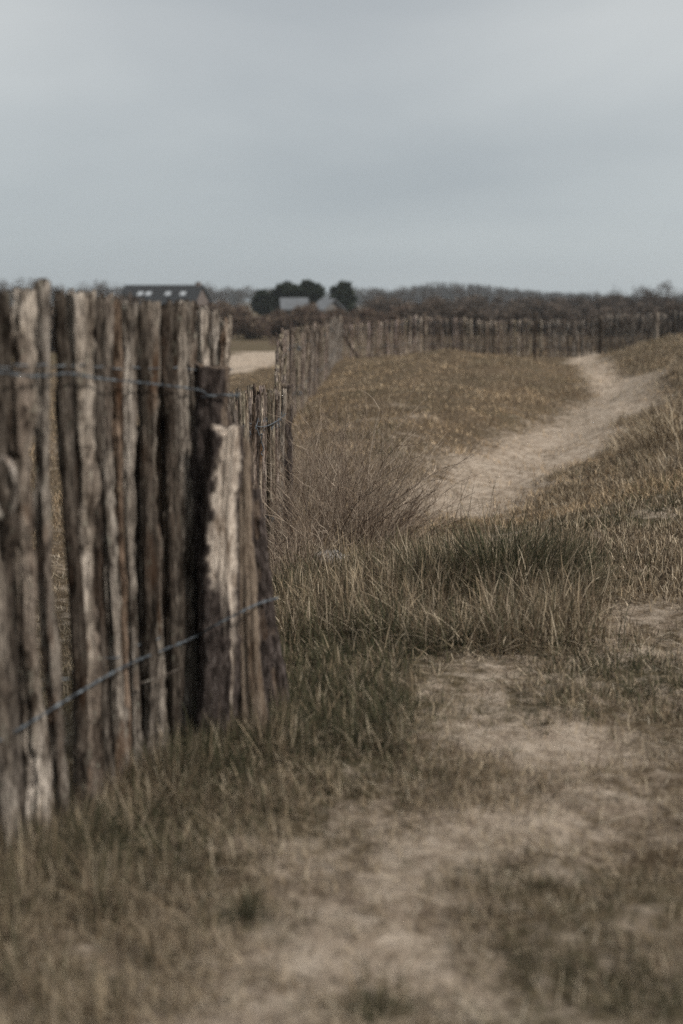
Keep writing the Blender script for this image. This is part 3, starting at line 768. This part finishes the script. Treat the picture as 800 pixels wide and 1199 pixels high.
stake(263, 502, 250, 868, 3.84, 3.86, .041, .058, 302, m_s2, (1.3, 1.25, 1.2), 'stout stake with dark bark and a pale stripped upper face')
stake(281, 520, 299, 864, 3.92, 3.88, .018, .042, 303, m_s3, (.62, .55, .48), 'leaning grey-brown split stake')
stake(296, 575, 326, 815, 4.2, 4.15, .014, .045, 304, m_s4, (.5, .42, .36), 'dark rotten stub leaning outwards')

# --- near wires
def run(us, vs, off):
    """points a little in front of the pale line, at photo heights"""
    pts = []
    for u, v in zip(us, vs):
        Y = lineY(u); p = PX(u, v, Y); nrm = Vector((.937, -.349, 0)) * off
        pts.append(Vector(p) + nrm)
    return pts
top_front = run([-110, -40, 20, 60, 100, 160, 215], [426, 433, 440, 437, 443, 449, 456], .045) + [Vector(PX(245, 463, 3.90)), Vector(PX(277, 462, 3.93))]
def twist(pts, rw, rt, turns, root, name='wire', n=6):
    P_ = smooth_pts(pts, 10); mbs = []
    for s in (0, 1):
        q = []
        for i, p in enumerate(P_):
            a = i / len(P_) * turns * 6.283 + s * math.pi
            q.append(p + Vector((0, math.cos(a) * rt, math.sin(a) * rt)))
        mbs.append(q)
    mb = MB(); rl = Vector(root.location)
    for q in mbs: mb.tube([p - rl for p in q], rw, n)
    return mb.obj(name, M_wire, root)
twist(top_front, .0015, .0028, 26, near)
def weave(us, vs, off, root, r=.0017, seed=0):
    rs = random.Random(seed); pts = []
    for k, (u, v) in enumerate(zip(us, vs)):
        Y = lineY(u); p = PX(u, v, Y); pts.append(Vector(p) + Vector((.937, -.349, 0)) * (off if k % 2 else -off * .6))
    mb = MB(); rl = Vector(root.location); mb.tube([p - rl for p in smooth_pts(pts, 8)], r, 6); return mb.obj('wire', M_wire, root)
us = list(range(-100, 270, 11)); weave(us, [426 + .02 * (u + 100) + random.uniform(-3, 3) for u in us], .026, near, seed=3)
low_us = [-110, -50, 0, 60, 130, 200, 260, 300, 326]
low_v = [905, 877, 851, 815, 776, 748, 728, 712, 698]
lowp = run(low_us, low_v, .05)
lowp[-3] = Vector(PX(258, 729, 3.77)); lowp[-2] = Vector(PX(300, 708, 3.83)); lowp[-1] = Vector(PX(326, 700, 4.12))
twist(lowp, .0018, .0026, 18, near)
us = list(range(-100, 235, 12)); weave(us, [832 - (u) * .50 + random.uniform(-4, 4) if u > 0 else 834 - u * .42 for u in us], .028, near, seed=4)
# wire lap round the stake top
lap = []
for k in range(15):
    a = R(-200 + k * 16); c = PX(254, 462, 3.97); lap.append(Vector((c[0] + math.cos(a) * .062, c[1] + math.sin(a) * .062, c[2] + .004 * math.sin(k))))
tubeobj('wire', smooth_pts(lap, 3), .002, M_wire, near, 6)
# thin fallen twig caught between the pales low down
tubeobj('caught_twig', [PX(165, 800, 3.55), PX(190, 792, 3.6), PX(212, 782, 3.72)], [.003, .0025, .0015], M_wood, near, 6)

# --- fence variants for the other stretches
VAR = [paling_mesh('paling', 1.2, random.uniform(.028, .046), random.uniform(.02, .028), 500 + i * 3, nc=18, ns=34, bend=.007, jag=.012, taper=random.uniform(.75, .95)) for i in range(12)]
FARVAR = [paling_mesh('paling', 1.15, random.uniform(.045, .06), random.uniform(.022, .032), 700 + i * 3, nc=8, ns=8, bend=.02, jag=.02, taper=random.uniform(.7, .95)) for i in range(8)]

def tones():
    t = random.choice([.55, .75, .9, 1.0, 1.1, 1.25]); return (t, t * random.uniform(.9, .98), t * random.uniform(.82, .96))

def stretch(root, pts, tops, spacing, variants, maxparts=100, lean=.02, sink=.08):
    """pales along a polyline; tops = pale height over ground at each point. returns list of (base, top)"""
    res = []; P_ = [Vector((p[0], p[1], 0)) for p in pts]; L_ = [0]
    for a, b in zip(P_[:-1], P_[1:]): L_.append(L_[-1] + (b - a).length)
    s = 0.0; rl = Vector(root.location); k = 0; extra = MB()
    while s < L_[-1]:
        i = max(j for j in range(len(L_) - 1) if L_[j] <= s); t = (s - L_[i]) / (L_[i + 1] - L_[i])
        p = P_[i].lerp(P_[i + 1], t); d = (P_[i + 1] - P_[i]).normalized(); hh_ = tops[i] + (tops[i + 1] - tops[i]) * t
        hh_ *= random.uniform(.95, 1.04)
        g = gz(p.x, p.y)
        base = Vector((p.x, p.y, g - sink)); top = Vector((p.x + random.gauss(0, lean), p.y + random.gauss(0, lean), g + hh_))
        me = random.choice(variants); ln0 = 1.2 if variants is VAR else 1.15
        yaw = math.atan2(d.y, d.x) + random.gauss(0, .12)
        sc = (top - base).length / ln0
        res.append((p.copy(), g, hh_))
        if k < maxparts:
            o = part('paling', me, root, base, top, yaw, tuple(c_ * (1.3 if variants is FARVAR else 1.08) for c_ in tones())); o.scale = (random.uniform(.8, 1.15), 1, sc)
        else:
            q = Vector((0, 0, 1)).rotation_difference((top - base).normalized()) @ Matrix.Rotation(yaw, 3, 'Z').to_quaternion()
            vs = [base - rl + q @ Vector((v.co.x, v.co.y, v.co.z * sc)) for v in me.vertices]
            extra.add(vs, [tuple(f.vertices) for f in me.polygons])
        k += 1; s += spacing * random.uniform(.82, 1.2)
    if extra.v:
        o = extra.obj('distant_palings', M_wood, root); o['kind'] = 'stuff'
    return res

def wires(root, res, fracs, r=.0017, side=1, step=1, off=.022):
    for f in fracs:
        pts = []
        for k in range(0, len(res), step):
            p, g, hh_ = res[k]; a = res[min(k + 1, len(res) - 1)][0] - res[max(k - 1, 0)][0]
            nrm = Vector((a.y, -a.x, 0)).normalized() * side
            o_ = off if (k // step) % 2 else off * .55
            pts.append(Vector((p.x, p.y, g + hh_ * f + random.uniform(-.006, .006))) + nrm * o_)
        pts = smooth_pts(pts, 3) if step == 1 else pts
        tubeobj('wire', pts, r, M_wire, root, 5)

f2 = empty('paling_fence', (fence2[1][0], fence2[1][1], gz(*fence2[1])))
tag(f2, 'low sharply focused stretch of paling fence dipping behind the barked stakes towards the dark post', 'fence')
res2 = stretch(f2, fence2[:3], [.90, .94, 1.10], .053, VAR, lean=.015)
wires(f2, res2, (.83, .30), r=.0019)
wires(f2, res2, (.86,), r=.0019, side=-1)
# loose wire ends
tubeobj('loose_wire', smooth_pts([PX(322, 598, 8.4), PX(318, 612, 8.35), PX(314, 628, 8.3), PX(312, 648, 8.3)], 4), .0035, M_wire, f2, 6)
lw = [PX(297, 497, 7.35), PX(301, 502, 7.3), PX(304, 510, 7.3), PX(307, 508, 7.3), PX(306, 516, 7.3), PX(309, 526, 7.3), PX(306, 530, 7.3), PX(308, 534, 7.3)]
tubeobj('loose_wire', smooth_pts(lw, 5), .003, M_wire, f2, 6)
tubeobj('loose_wire', smooth_pts([PX(289, 494, 6.95), PX(300, 499, 7.2), PX(312, 499, 7.8), PX(326, 492, 8.8), PX(335, 484, 9.2)], 6), .0032, M_wire, f2, 6)
# dark end post
me = paling_mesh('post', 1.2, .085, .08, 900, nc=28, ns=60, mat=M_log, bend=.01, jag=.01, taper=.9, barkfn=lambda T, Z, X, Y: np.clip((vnoise(Z * 12, T * 2, 45) - .62) * 5, 0, .8))
bx, by = fence2[2][0] + .03, fence2[2][1] - .02
o = part('post', me, f2, (bx, by, gz(bx, by) - .1), (bx + .01, by, gz(bx, by) + 1.1), 0, (.5, .45, .4)); o['label'] = 'dark end post of the low stretch'

f3 = empty('paling_fence', (fence2[3][0], fence2[3][1], gz(*fence2[3])))
tag(f3, 'middle stretch of paling fence climbing the rise beyond the dark post, seen nearly end on', 'fence')
res3 = stretch(f3, [(-0.42, 9.5), fence2[3], fence2[4]], [1.12, 1.12, 1.12], .09, VAR, lean=.02)
wires(f3, res3, (.82, .3), r=.0022)
f4 = empty('paling_fence', (fence2[4][0] + .01, fence2[4][1] + .1, gz(*fence2[4])))
tag(f4, 'receding stretch of paling fence running from the rise to the far corner post', 'fence')
res4 = stretch(f4, [(fence2[4][0] + .005, fence2[4][1] + .15), (-0.3, 28.7), (0.0, 39.4)], [1.12, 1.08, 1.0], .11, VAR, lean=.03)
wires(f4, res4, (.82, .3), r=.003, step=2)

# blue-grey wire knots on the first pales of the receding stretch
for (u, v) in ((350, 408), (351, 461)):
    c = Vector(PX(u, v, 17.6)); ring = [c + Vector((math.cos(a) * .022, -.02 + .005 * math.sin(3 * a), math.sin(a) * .022)) for a in [k * .7 for k in range(14)]]
    tubeobj('wire_knot', ring, .008, M_wire, f3, 5)

# far fence across the back
farpts = [(0.1, 39.8), (2.6, 41.0), (5.4, 40.4), (7.4, 40.2), (9.6, 39.0), (12.0, 38.5)]
f5 = empty('paling_fence', (5.4, 40.4, gz(5.4, 40.4)))
tag(f5, 'long low paling fence crossing the background from the corner brace to the right edge', 'fence')
def ftop(u, v, Y): return PX(u, v, Y)[2]
tp = []
for (x_, y_) in farpts:
    u_ = 400 + FPX * x_ / y_; vt = np.interp(u_, [400, 460, 520, 570, 640, 700, 800, 900], [380, 374, 371, 377, 373, 369, 366, 362])
    tp.append(float(PX(u_, vt, y_)[2] - gz(x_, y_)))
res5 = stretch(f5, farpts, tp, .06, FARVAR, maxparts=100, lean=.035)
wires(f5, res5, (.85, .3), r=.004, step=3)
for (u, vt, vb, Y, tone, lb) in ((497, 366, 408, 40.4, (1, .95, .9), 'grey fence post, leftmost along the far fence'), (627, 365, 416, 40.1, (.25, .22, .2), 'dark fence post standing over the far pales'),
                             (702, 369, 414, 39.2, (.22, .2, .18), 'dark fence post behind the end of the sandy path'), (770, 366, 405, 38.5, (1.3, 1.28, 1.25), 'pale fence post near the right edge')):
    x_, y_ = xy(u, vb, Y - .25); t_ = PX(u, vt, Y - .25)
    me = paling_mesh('post', float(t_[2] - gz(x_, y_) + .1), .11, .10, 900 + u, nc=10, ns=10, bend=.02, jag=.02)
    o = part('post', me, f5, (x_, y_, gz(x_, y_) - .1), tuple(t_), 0, tone); o['label'] = lb
# corner post and brace
x_, y_ = xy(399, 410, 39.3)
me = paling_mesh('post', 1.25, .12, .11, 955, nc=10, ns=10, bend=.02, jag=.02)
part('post', me, f4, (x_, y_, gz(x_, y_) - .1), (x_, y_, float(PX(399, 374, 39.3)[2])), 0, (.9, .85, .8))
b0 = PX(423, 418, 38.6); b0[2] = gz(b0[0], b0[1]) - .05; b1 = PX(402, 392, 39.2)
me = paling_mesh('brace', float(np.linalg.norm(b1 - b0)), .10, .10, 956, nc=10, ns=10, bend=.01, jag=.01)
part('brace', me, f4, tuple(b0), tuple(b1), 0, (.35, .3, .28))

# ------------------------------------------------------------------ background vegetation
def tuftcloud(centers, radii, per, size, cols, stretch_=(1, 1, 1), elong=1.0, seed=0):
    """small leaf / twig faces spread through clumps"""
    rs = np.random.RandomState(seed); VV = []; CCc = []
    for c, r in zip(centers, radii):
        n = max(4, int(per * (r / np.mean(radii)) ** 2))
        d = rs.normal(0, 1, (n, 3)); d /= np.linalg.norm(d, axis=1)[:, None]; d *= (rs.rand(n, 1) ** .5)
        P_ = np.array(c) + d * r * np.array(stretch_)
        a = rs.normal(0, 1, (n, 3)); a /= np.linalg.norm(a, axis=1)[:, None]; b = rs.normal(0, 1, (n, 3)); b = np.cross(a, b); b /= np.linalg.norm(b, axis=1)[:, None]
        if elong > 1: a = a * .5 + d * .7 + np.array([0, 0, .5]); a /= np.linalg.norm(a, axis=1)[:, None]
        s = size * rs.uniform(.5, 1.3, (n, 1))
        VV.append(np.stack([P_ - b * s / elong, P_ + b * s / elong, P_ + a * s * 1.6], 1).reshape(-1, 3))
        cc = np.array(cols)[rs.randint(0, len(cols), n)] * rs.uniform(.7, 1.3, (n, 1)); CCc.append(np.repeat(cc, 3, 0))
    V = np.vstack(VV); return V, np.vstack(CCc)
def cloudmesh(name, V, Cc, mat):
    n = len(V) // 3; return mesh_np(name, V, np.arange(n * 3), np.full(n, 3), mat, cols=Cc, smooth=False)

def branches(seed, hgt, spread, levels=3, n0=3, r0=.05, up=.5, col=(.075, .06, .052)):
    rs = random.Random(seed); P0 = []; P1 = []; R0 = []; tips = []
    def rec(p, d, ln, r, lv):
        for k in range(3):
            q = p + d * (ln / 3); P0.append(p[:]); P1.append(q[:]); R0.append((r, r * .85)); r *= .85
            d = (d + Vector((rs.gauss(0, .13), rs.gauss(0, .13), rs.gauss(.03, .08)))).normalized(); p = q
            if lv > 0 and k >= 1:
                for _ in range(2):
                    dd = (d + Vector((rs.gauss(0, spread), rs.gauss(0, spread), rs.gauss(up * .3, .3)))).normalized(); rec(p, dd, ln * rs.uniform(.5, .72), r * .6, lv - 1)
        tips.append(p[:])
    for s in range(n0):
        rec(Vector((rs.gauss(0, .12), rs.gauss(0, .12), -.1)), Vector((rs.gauss(0, .25), rs.gauss(0, .25), 1)).normalized(), hgt * rs.uniform(.42, .6), r0, levels)
    return np.array(P0), np.array(P1), np.array(R0), tips

def bush_proto(seed, cols, hgt=2.0, wid=1.6, per=60, size=.14, dense=12):
    rs = random.Random(seed)
    P0, P1, R0, tips = branches(seed, hgt * .8, .5, 2, 4, .04)
    stem = prisms('stem', P0, P1, R0, np.tile((.06, .048, .04), (len(P0), 1)), M_twig)
    cen = [(rs.uniform(-wid, wid) * .75, rs.uniform(-wid, wid) * .6, rs.uniform(.15, .8) * hgt * (1 if k % 3 else .6)) for k in range(dense)]
    rad_ = [rs.uniform(.35, .75) * wid * .55 for _ in cen]
    V, Cc = tuftcloud(cen, rad_, per, size, cols, (1, 1, .9), 2.2, seed)
    V[:, 2] = np.maximum(V[:, 2], -.05)
    return stem, cloudmesh('crown', V, Cc, M_leaf)
def place(name, meshes, names, loc, scale, rz, label, cat, group=None):
    t = empty(name, loc); t.scale = scale; t.rotation_euler = (0, 0, rz); tag(t, label, cat, group)
    for m_, n_ in zip(meshes, names): link(n_, m_, t)
    return t
BR = [(.13, .092, .075), (.17, .125, .095), (.085, .06, .052), (.2, .155, .115)]
DKC = [(.125, .10, .084), (.18, .142, .115), (.08, .068, .057)]
brown = [bush_proto(20 + k, BR, per=420, size=.11) for k in range(4)]
dark = [bush_proto(40 + k, DKC, per=420, size=.11) for k in range(3)]
def base_at(u, Y):
    x = (u - 400) / FPX * Y * 1.0; return (x, Y, gz(x, Y) - .05)
# brown thicket behind the sandy track (u 240..400)
rsx = random.Random(5)
for (u, Y, s) in [(236, 92, 1.1), (258, 90, 1.0), (280, 88, .95), (301, 90, 1.0), (322, 86, .9), (345, 88, .95), (366, 85, .95), (388, 88, .95), (408, 84, 1.0), (430, 88, 1.1),
                  (250, 104, 1.1), (292, 106, 1.1), (333, 108, 1.0), (374, 104, 1.0), (420, 108, 1.1), (452, 98, 1.1), (476, 92, 1.05)]:
    place('thicket_bush', rsx.choice(brown), ('stem', 'crown'), base_at(u, Y), (s * 1.15, s, s * rsx.uniform(.85, 1.1)), rsx.uniform(0, 6), 'bare brown bush in the thicket beyond the sandy track', 'bush', 'brown thicket bushes beyond the track')
for (u, Y, s) in [(497, 90, 1.0), (520, 86, 1.05), (545, 88, .9), (572, 86, .85), (600, 90, .9), (628, 88, .8), (655, 90, .85), (682, 86, .85), (708, 88, .9), (735, 86, .95), (760, 88, 1.0), (787, 86, 1.0), (812, 88, 1.0), (840, 88, 1.0), (865, 88, 1.0)]:
    place('hedge_bush', rsx.choice(dark), ('stem', 'crown'), base_at(u, Y), (s * 1.3, s * 1.1, s * 1.22), rsx.uniform(0, 6), 'dark low bush in the hedge behind the far fence', 'bush', 'dark hedge bushes behind the far fence')
for k_, u in enumerate(range(440, 880, 24)):
    place('hedge_bush', rsx.choice(dark), ('stem', 'crown'), base_at(u, 135 + 6 * (k_ % 3)), (2.3, 1.8, 1.35 + .15 * (k_ % 3)), rsx.uniform(0, 6), 'dark low bush in the hedge behind the far fence', 'bush', 'dark hedge bushes behind the far fence')
for (u, Y, s, lb) in [(96, 60, 1.25, 'dark rounded bush showing over the nearest pales, left of the dark-roofed house'), (122, 62, 1.35, 'dark bush between the rounded bush and the dark-roofed house'),]:
    place('dark_bush', dark[0], ('stem', 'crown'), base_at(u, Y), (s, s, s), u, lb, 'bush')
for u in (-60, -20, 20, 60, 150, 185, 215):
    place('thicket_bush', rsx.choice(brown), ('stem', 'crown'), base_at(u, 95), (1.2, 1.1, 1.0), u, 'bare brown bush in the thicket beyond the sandy track', 'bush', 'brown thicket bushes beyond the track')

# round dark evergreens
def pine(seed, wid, hgt):
    rs = random.Random(seed)
    mb = MB(); mb.tube([(0, 0, -.2), (.1, 0, hgt * .25), (.0, .1, hgt * .6)], [.22, .17, .08], 7)
    for k in range(6):
        a = rs.uniform(0, 6.28); z0 = hgt * rs.uniform(.25, .5); mb.tube([(0, 0, z0), (math.cos(a) * wid * .3, math.sin(a) * wid * .3, z0 + hgt * .2)], [.07, .03], 5)
    tr = mb.mesh('trunk', M_bark)
    cen = []; rad_ = []
    for k in range(44):
        a = rs.uniform(0, 6.28); d = math.sqrt(rs.random()) * wid * .38; z = hgt * (.30 + .66 * rs.random() * (1 - (d / wid * 1.0) ** 2)) * rs.uniform(.9, 1.04)
        cen.append((d * math.cos(a), d * math.sin(a), z)); rad_.append(rs.choice([.05, .08, .11, .16]) * wid)
    V, Cc = tuftcloud(cen, rad_, 150, .3, [(.018, .026, .016), (.03, .04, .025), (.05, .06, .04)], (1.25, 1.25, .7), 1.4, seed)
    return tr, cloudmesh('crown', V, Cc, M_leaf)
M_bark = simple('tree_bark', (.07, .055, .045), .9, .4, 8)
for (u, wpx, vt, Y, seed, lb) in [(337, 36, 332.5, 150, 61, 'round dark evergreen tree above the pale roof, left one of the touching pair'), (363, 35, 331, 150, 62, 'round dark evergreen tree above the pale roof, right one of the touching pair'),
                                  (402, 34, 333, 150, 63, 'round dark evergreen tree standing alone right of the pale-roofed building'), (309, 22, 341, 155, 64, 'small low dark evergreen tree left of the touching pair')]:
    x_, y_, z_ = base_at(u, Y); top = PX(u, vt, Y)[2]; hg = top - z_; wm = wpx / FPX * Y
    place('evergreen_tree', pine(seed, wm, hg), ('trunk', 'crown'), (x_, y_, z_), (1, 1, 1), 0, lb, 'tree')

# bare trees, far and misty
def bare_proto(seed, hgt, lv=3, per=70, cols=((.10, .085, .075), (.075, .063, .056))):
    P0, P1, R0, tips = branches(seed, hgt, .42, lv, 1, hgt * .012)
    tr = prisms('trunk', P0, P1, R0, np.tile((.06, .05, .044), (len(P0), 1)), M_twig)
    V, Cc = tuftcloud(tips, [hgt * .07] * len(tips), per, hgt * .028, cols, (1, 1, 1.2), 5, seed)
    return tr, cloudmesh('crown', V, Cc, M_leaf)
bare = [bare_proto(80 + k, 6.0, 3, 16) for k in range(4)]
def bt(u, vt, Y, k, lb, grp=None, wide=1.0):
    x_, y_, z_ = base_at(u, Y); hg = PX(u, vt, Y)[2] - z_
    zt = max(v.co.z for v in bare[k][0].vertices); s = hg / zt
    place('bare_tree', bare[k], ('trunk', 'crown'), (x_, y_, z_), (s * wide, s * wide, s), u, lb, 'tree', grp)
GR = 'leafless trees on the right skyline'
for i, (u, vt, Y) in enumerate([(695, 342, 130), (712, 335, 130), (728, 343, 135), (742, 336, 128), (757, 331, 125), (772, 336, 130), (786, 333, 126), (800, 338, 130), (818, 334, 130), (836, 336, 130)]):
    bt(u, vt, Y, i % 4, 'leafless twiggy tree on the skyline behind the right end of the far fence', GR, 1.15)
GL = 'distant leafless trees on the left skyline'
for i, (u, vt, Y) in enumerate([(-30, 326, 260), (5, 328, 270), (30, 325, 250), (52, 327, 260), (75, 328, 270), (100, 331, 280), (118, 332, 260), (140, 332, 270), (150, 330, 240), (245, 332, 260), (262, 335, 280), (280, 338, 300), (296, 336, 300), (318, 338, 320),
                                (425, 342, 300), (442, 340, 310), (458, 338, 300), (474, 336, 300)]):
    bt(u, vt, Y, (i * 3) % 4, 'distant leafless tree on the skyline left of the long wood', GL, 1.5)

rw = random.Random(77); GW = 'leafless trees before the long wood'
for i in range(24):
    u = 474 + i * 8.6 + rw.uniform(-3, 3)
    bt(u, np.interp(u, [470, 500, 560, 620, 680], [337, 330, 333, 340, 344]) + rw.uniform(-1.5, 3), rw.uniform(330, 400), i % 4, 'tall leafless tree in the hazy row along the front of the long wood', GW, rw.uniform(.5, .8))

# far wood as one mass: rows of bare crowns
VV = []; CCs = []; rs = random.Random(9)
cen = []; rad_ = []
for k in range(520):
    u = rs.uniform(440, 900); Y = rs.uniform(560, 640)
    vt = np.interp(u, [440, 480, 505, 560, 620, 680, 700, 900], [346, 340, 336, 338, 343, 346, 347, 347]) + rs.uniform(-1.5, 5)
    top = PX(u, vt, Y)[2]; x_ = (u - 400) / FPX * Y; g = -1.9
    for j in range(4):
        z_ = g + (top - g) * (0.25 + j * .25) - 1.2; cen.append((x_ + rs.gauss(0, .6), Y, z_)); rad_.append(rs.uniform(0.9, 1.7))
for k in range(260):
    u = rs.uniform(-80, 470); Y = rs.uniform(560, 640); top = PX(u, 343 + rs.uniform(-3, 2), Y)[2]; x_ = (u - 400) / FPX * Y
    for j in range(2): cen.append((x_, Y, -1.5 + (top + 1.5) * (.3 + .5 * j))); rad_.append(rs.uniform(1.5, 2.2))
V, Cc = tuftcloud(cen, rad_, 34, .7, [(.085, .075, .068), (.065, .06, .055), (.05, .055, .048)], (1, 1, 1.3), 2.5, 99)
tag(link('distant_wood', cloudmesh('distant_wood', V, Cc, M_leaf)), 'far leafless wood forming the misty skyline behind everything', 'wood', kind='stuff')
# vertical trunks of the wood
P0 = []; P1 = []; R0 = []
wd_o = bpy.data.objects['distant_wood']
for k in range(420):
    u = rs.uniform(470, 690); Y = rs.uniform(555, 600); vt = np.interp(u, [440, 480, 505, 560, 620, 680, 700, 900], [344, 335, 329, 332, 340, 343, 345, 345]) + rs.uniform(0, 2.5)
    x_ = (u - 400) / FPX * Y; top = PX(u, vt, Y)[2]; P0.append((x_, Y, -2)); P1.append((x_ + rs.gauss(0, .3), Y, top)); R0.append((.22, .08))
tk_ = link('trunks', prisms('trunks', np.array(P0), np.array(P1), np.array(R0), np.tile((.045, .04, .036), (len(P0), 1)), M_twig), wd_o); tk_['kind'] = 'stuff'

# ------------------------------------------------------------------ houses
M_slate = simple('dark_slate_roof', (.011, .012, .014), .95, .25, 2)
M_render = simple('brown_gable_wall', (.13, .10, .085), .9, .2, 1)
M_glass = simple('skylight_glass', (.4, .42, .44), .35, .05, 1)
M_frame = simple('skylight_frame', (.12, .12, .13), .5, .1, 1)
M_zinc = simple('pale_metal_roof', (.12, .127, .137), .95, .15, 1)
M_wall = simple('pale_wall', (.13, .122, .115), .9, .15, 1)
def house():
    Y = 200; x0 = (150 - 400) / FPX * Y; x1 = (240 - 400) / FPX * Y; cx = (x0 + x1) / 2; g = gz(cx, Y); top = PX(195, 335, Y)[2] - g
    W = (x1 - x0) / 2; D = 4.2; ev = top * .42
    t = empty('dark_roofed_house', (cx, Y, g)); t.rotation_euler = (0, 0, R(-12))
    tag(t, 'long low house with a dark slate roof and four bright skylights above the nearest pales', 'house')
    m = MB(); m.add([(-W, -D, -.3), (W, -D, -.3), (W, D, -.3), (-W, D, -.3), (-W, -D, ev), (W, -D, ev), (W, D, ev), (-W, D, ev), (-W, 0, top - .15), (W, 0, top - .15)],
                    [(0, 1, 5, 4), (2, 3, 7, 6), (1, 2, 6, 9, 5), (3, 0, 4, 8, 7), (4, 5, 9, 8), (6, 7, 8, 9), (0, 3, 2, 1)]); m.obj('wall', M_render, t, smooth=False)
    r = MB(); o = .35; th = .14
    sl = (top - ev) / D
    for s in (-1, 1):
        y0 = s * (D + o); z0 = ev - sl * o
        vs = [(-W - o, y0, z0 + .03), (W + o, y0, z0 + .03), (W + o, 0, top + .02), (-W - o, 0, top + .02)]
        vs += [(a, b, c + th) for a, b, c in vs]
        r.add(vs, [(0, 3, 2, 1), (4, 5, 6, 7), (0, 1, 5, 4), (1, 2, 6, 5), (2, 3, 7, 6), (3, 0, 4, 7)])
    ro = r.obj('roof', M_slate, t, smooth=False)
    n = Vector((0, -sl, 1)).normalized(); up_ = Vector((0, 1, sl)).normalized()
    for px in (-.52, -.30, .22, .62):
        c = Vector((px * W, -D * .47, top - sl * D * .47 + th + .05)); 
        def quad(hw, hh_, lift, nm, mt, par):
            b = MB(); a1 = Vector((1, 0, 0)) * hw; a2 = up_ * hh_; vs = [c - a1 - a2, c + a1 - a2, c + a1 + a2, c - a1 + a2]; vs = [v + n * lift for v in vs] + [v + n * (lift + .06) for v in vs]
            b.add(vs, [(0, 3, 2, 1), (4, 5, 6, 7), (0, 1, 5, 4), (1, 2, 6, 5), (2, 3, 7, 6), (3, 0, 4, 7)]); return b.obj(nm, mt, par, smooth=False)
        quad(.38, .46, 0, 'skylight', M_glass, t)
    ch = MB(); ch.box((W * .86, -.35, top - .5), (W * .86 + .6, .35, top + .55)); ch.obj('chimney', M_render, ro, smooth=False)
house()
def shed(u0, u1, vt, Y, label, rz):
    x0 = (u0 - 400) / FPX * Y; x1 = (u1 - 400) / FPX * Y; cx = (x0 + x1) / 2; g = gz(cx, Y); top = PX(400, vt, Y)[2] - g; W = (x1 - x0) / 2; D = 3; ev = top * .62
    t = empty('pale_roofed_building', (cx, Y, g)); t.rotation_euler = (0, 0, rz); tag(t, label, 'building')
    m = MB(); m.add([(-W, -D, -.3), (W, -D, -.3), (W, D, -.3), (-W, D, -.3), (-W, -D, ev), (W, -D, ev), (W, D, ev), (-W, D, ev), (-W, 0, top - .1), (W, 0, top - .1)],
                    [(0, 1, 5, 4), (2, 3, 7, 6), (1, 2, 6, 9, 5), (3, 0, 4, 8, 7), (4, 5, 9, 8), (6, 7, 8, 9), (0, 3, 2, 1)]); m.obj('wall', M_wall, t, smooth=False)
    r = MB(); sl = (top - ev) / D; o = .3
    for s in (-1, 1):
        vs = [(-W - o, s * (D + o), ev - sl * o + .03), (W + o, s * (D + o), ev - sl * o + .03), (W + o, 0, top + .02), (-W - o, 0, top + .02)]; vs += [(a, b, c + .12) for a, b, c in vs]
        r.add(vs, [(0, 3, 2, 1), (4, 5, 6, 7), (0, 1, 5, 4), (1, 2, 6, 5), (2, 3, 7, 6), (3, 0, 4, 7)])
    r.obj('roof', M_zinc, t, smooth=False)
shed(332, 358, 350.3, 142, 'low building with a pale grey roof beneath the pair of round evergreens', R(4))
shed(379, 389, 351.5, 142, 'small pale building between the round evergreens, right of the long pale roof', R(-20))

# ------------------------------------------------------------------ haze
mb = MB(); mb.box((-1510, -1510, -4.5), (1510, 1510, 24))
hm = bpy.data.materials.new('haze_air'); hm.use_nodes = True; nn_ = hm.node_tree.nodes; nn_.remove(nn_['Principled BSDF'])
pv = nn_.new('ShaderNodeVolumePrincipled'); pv.inputs['Density'].default_value = 0.00034; pv.inputs['Color'].default_value = (.80, .86, .92, 1)
hm.node_tree.links.new(pv.outputs[0], nn_['Material Output'].inputs['Volume'])
tag(mb.obj('haze', hm, smooth=False), 'thin blue-grey haze over the far wood', 'haze', kind='stuff')
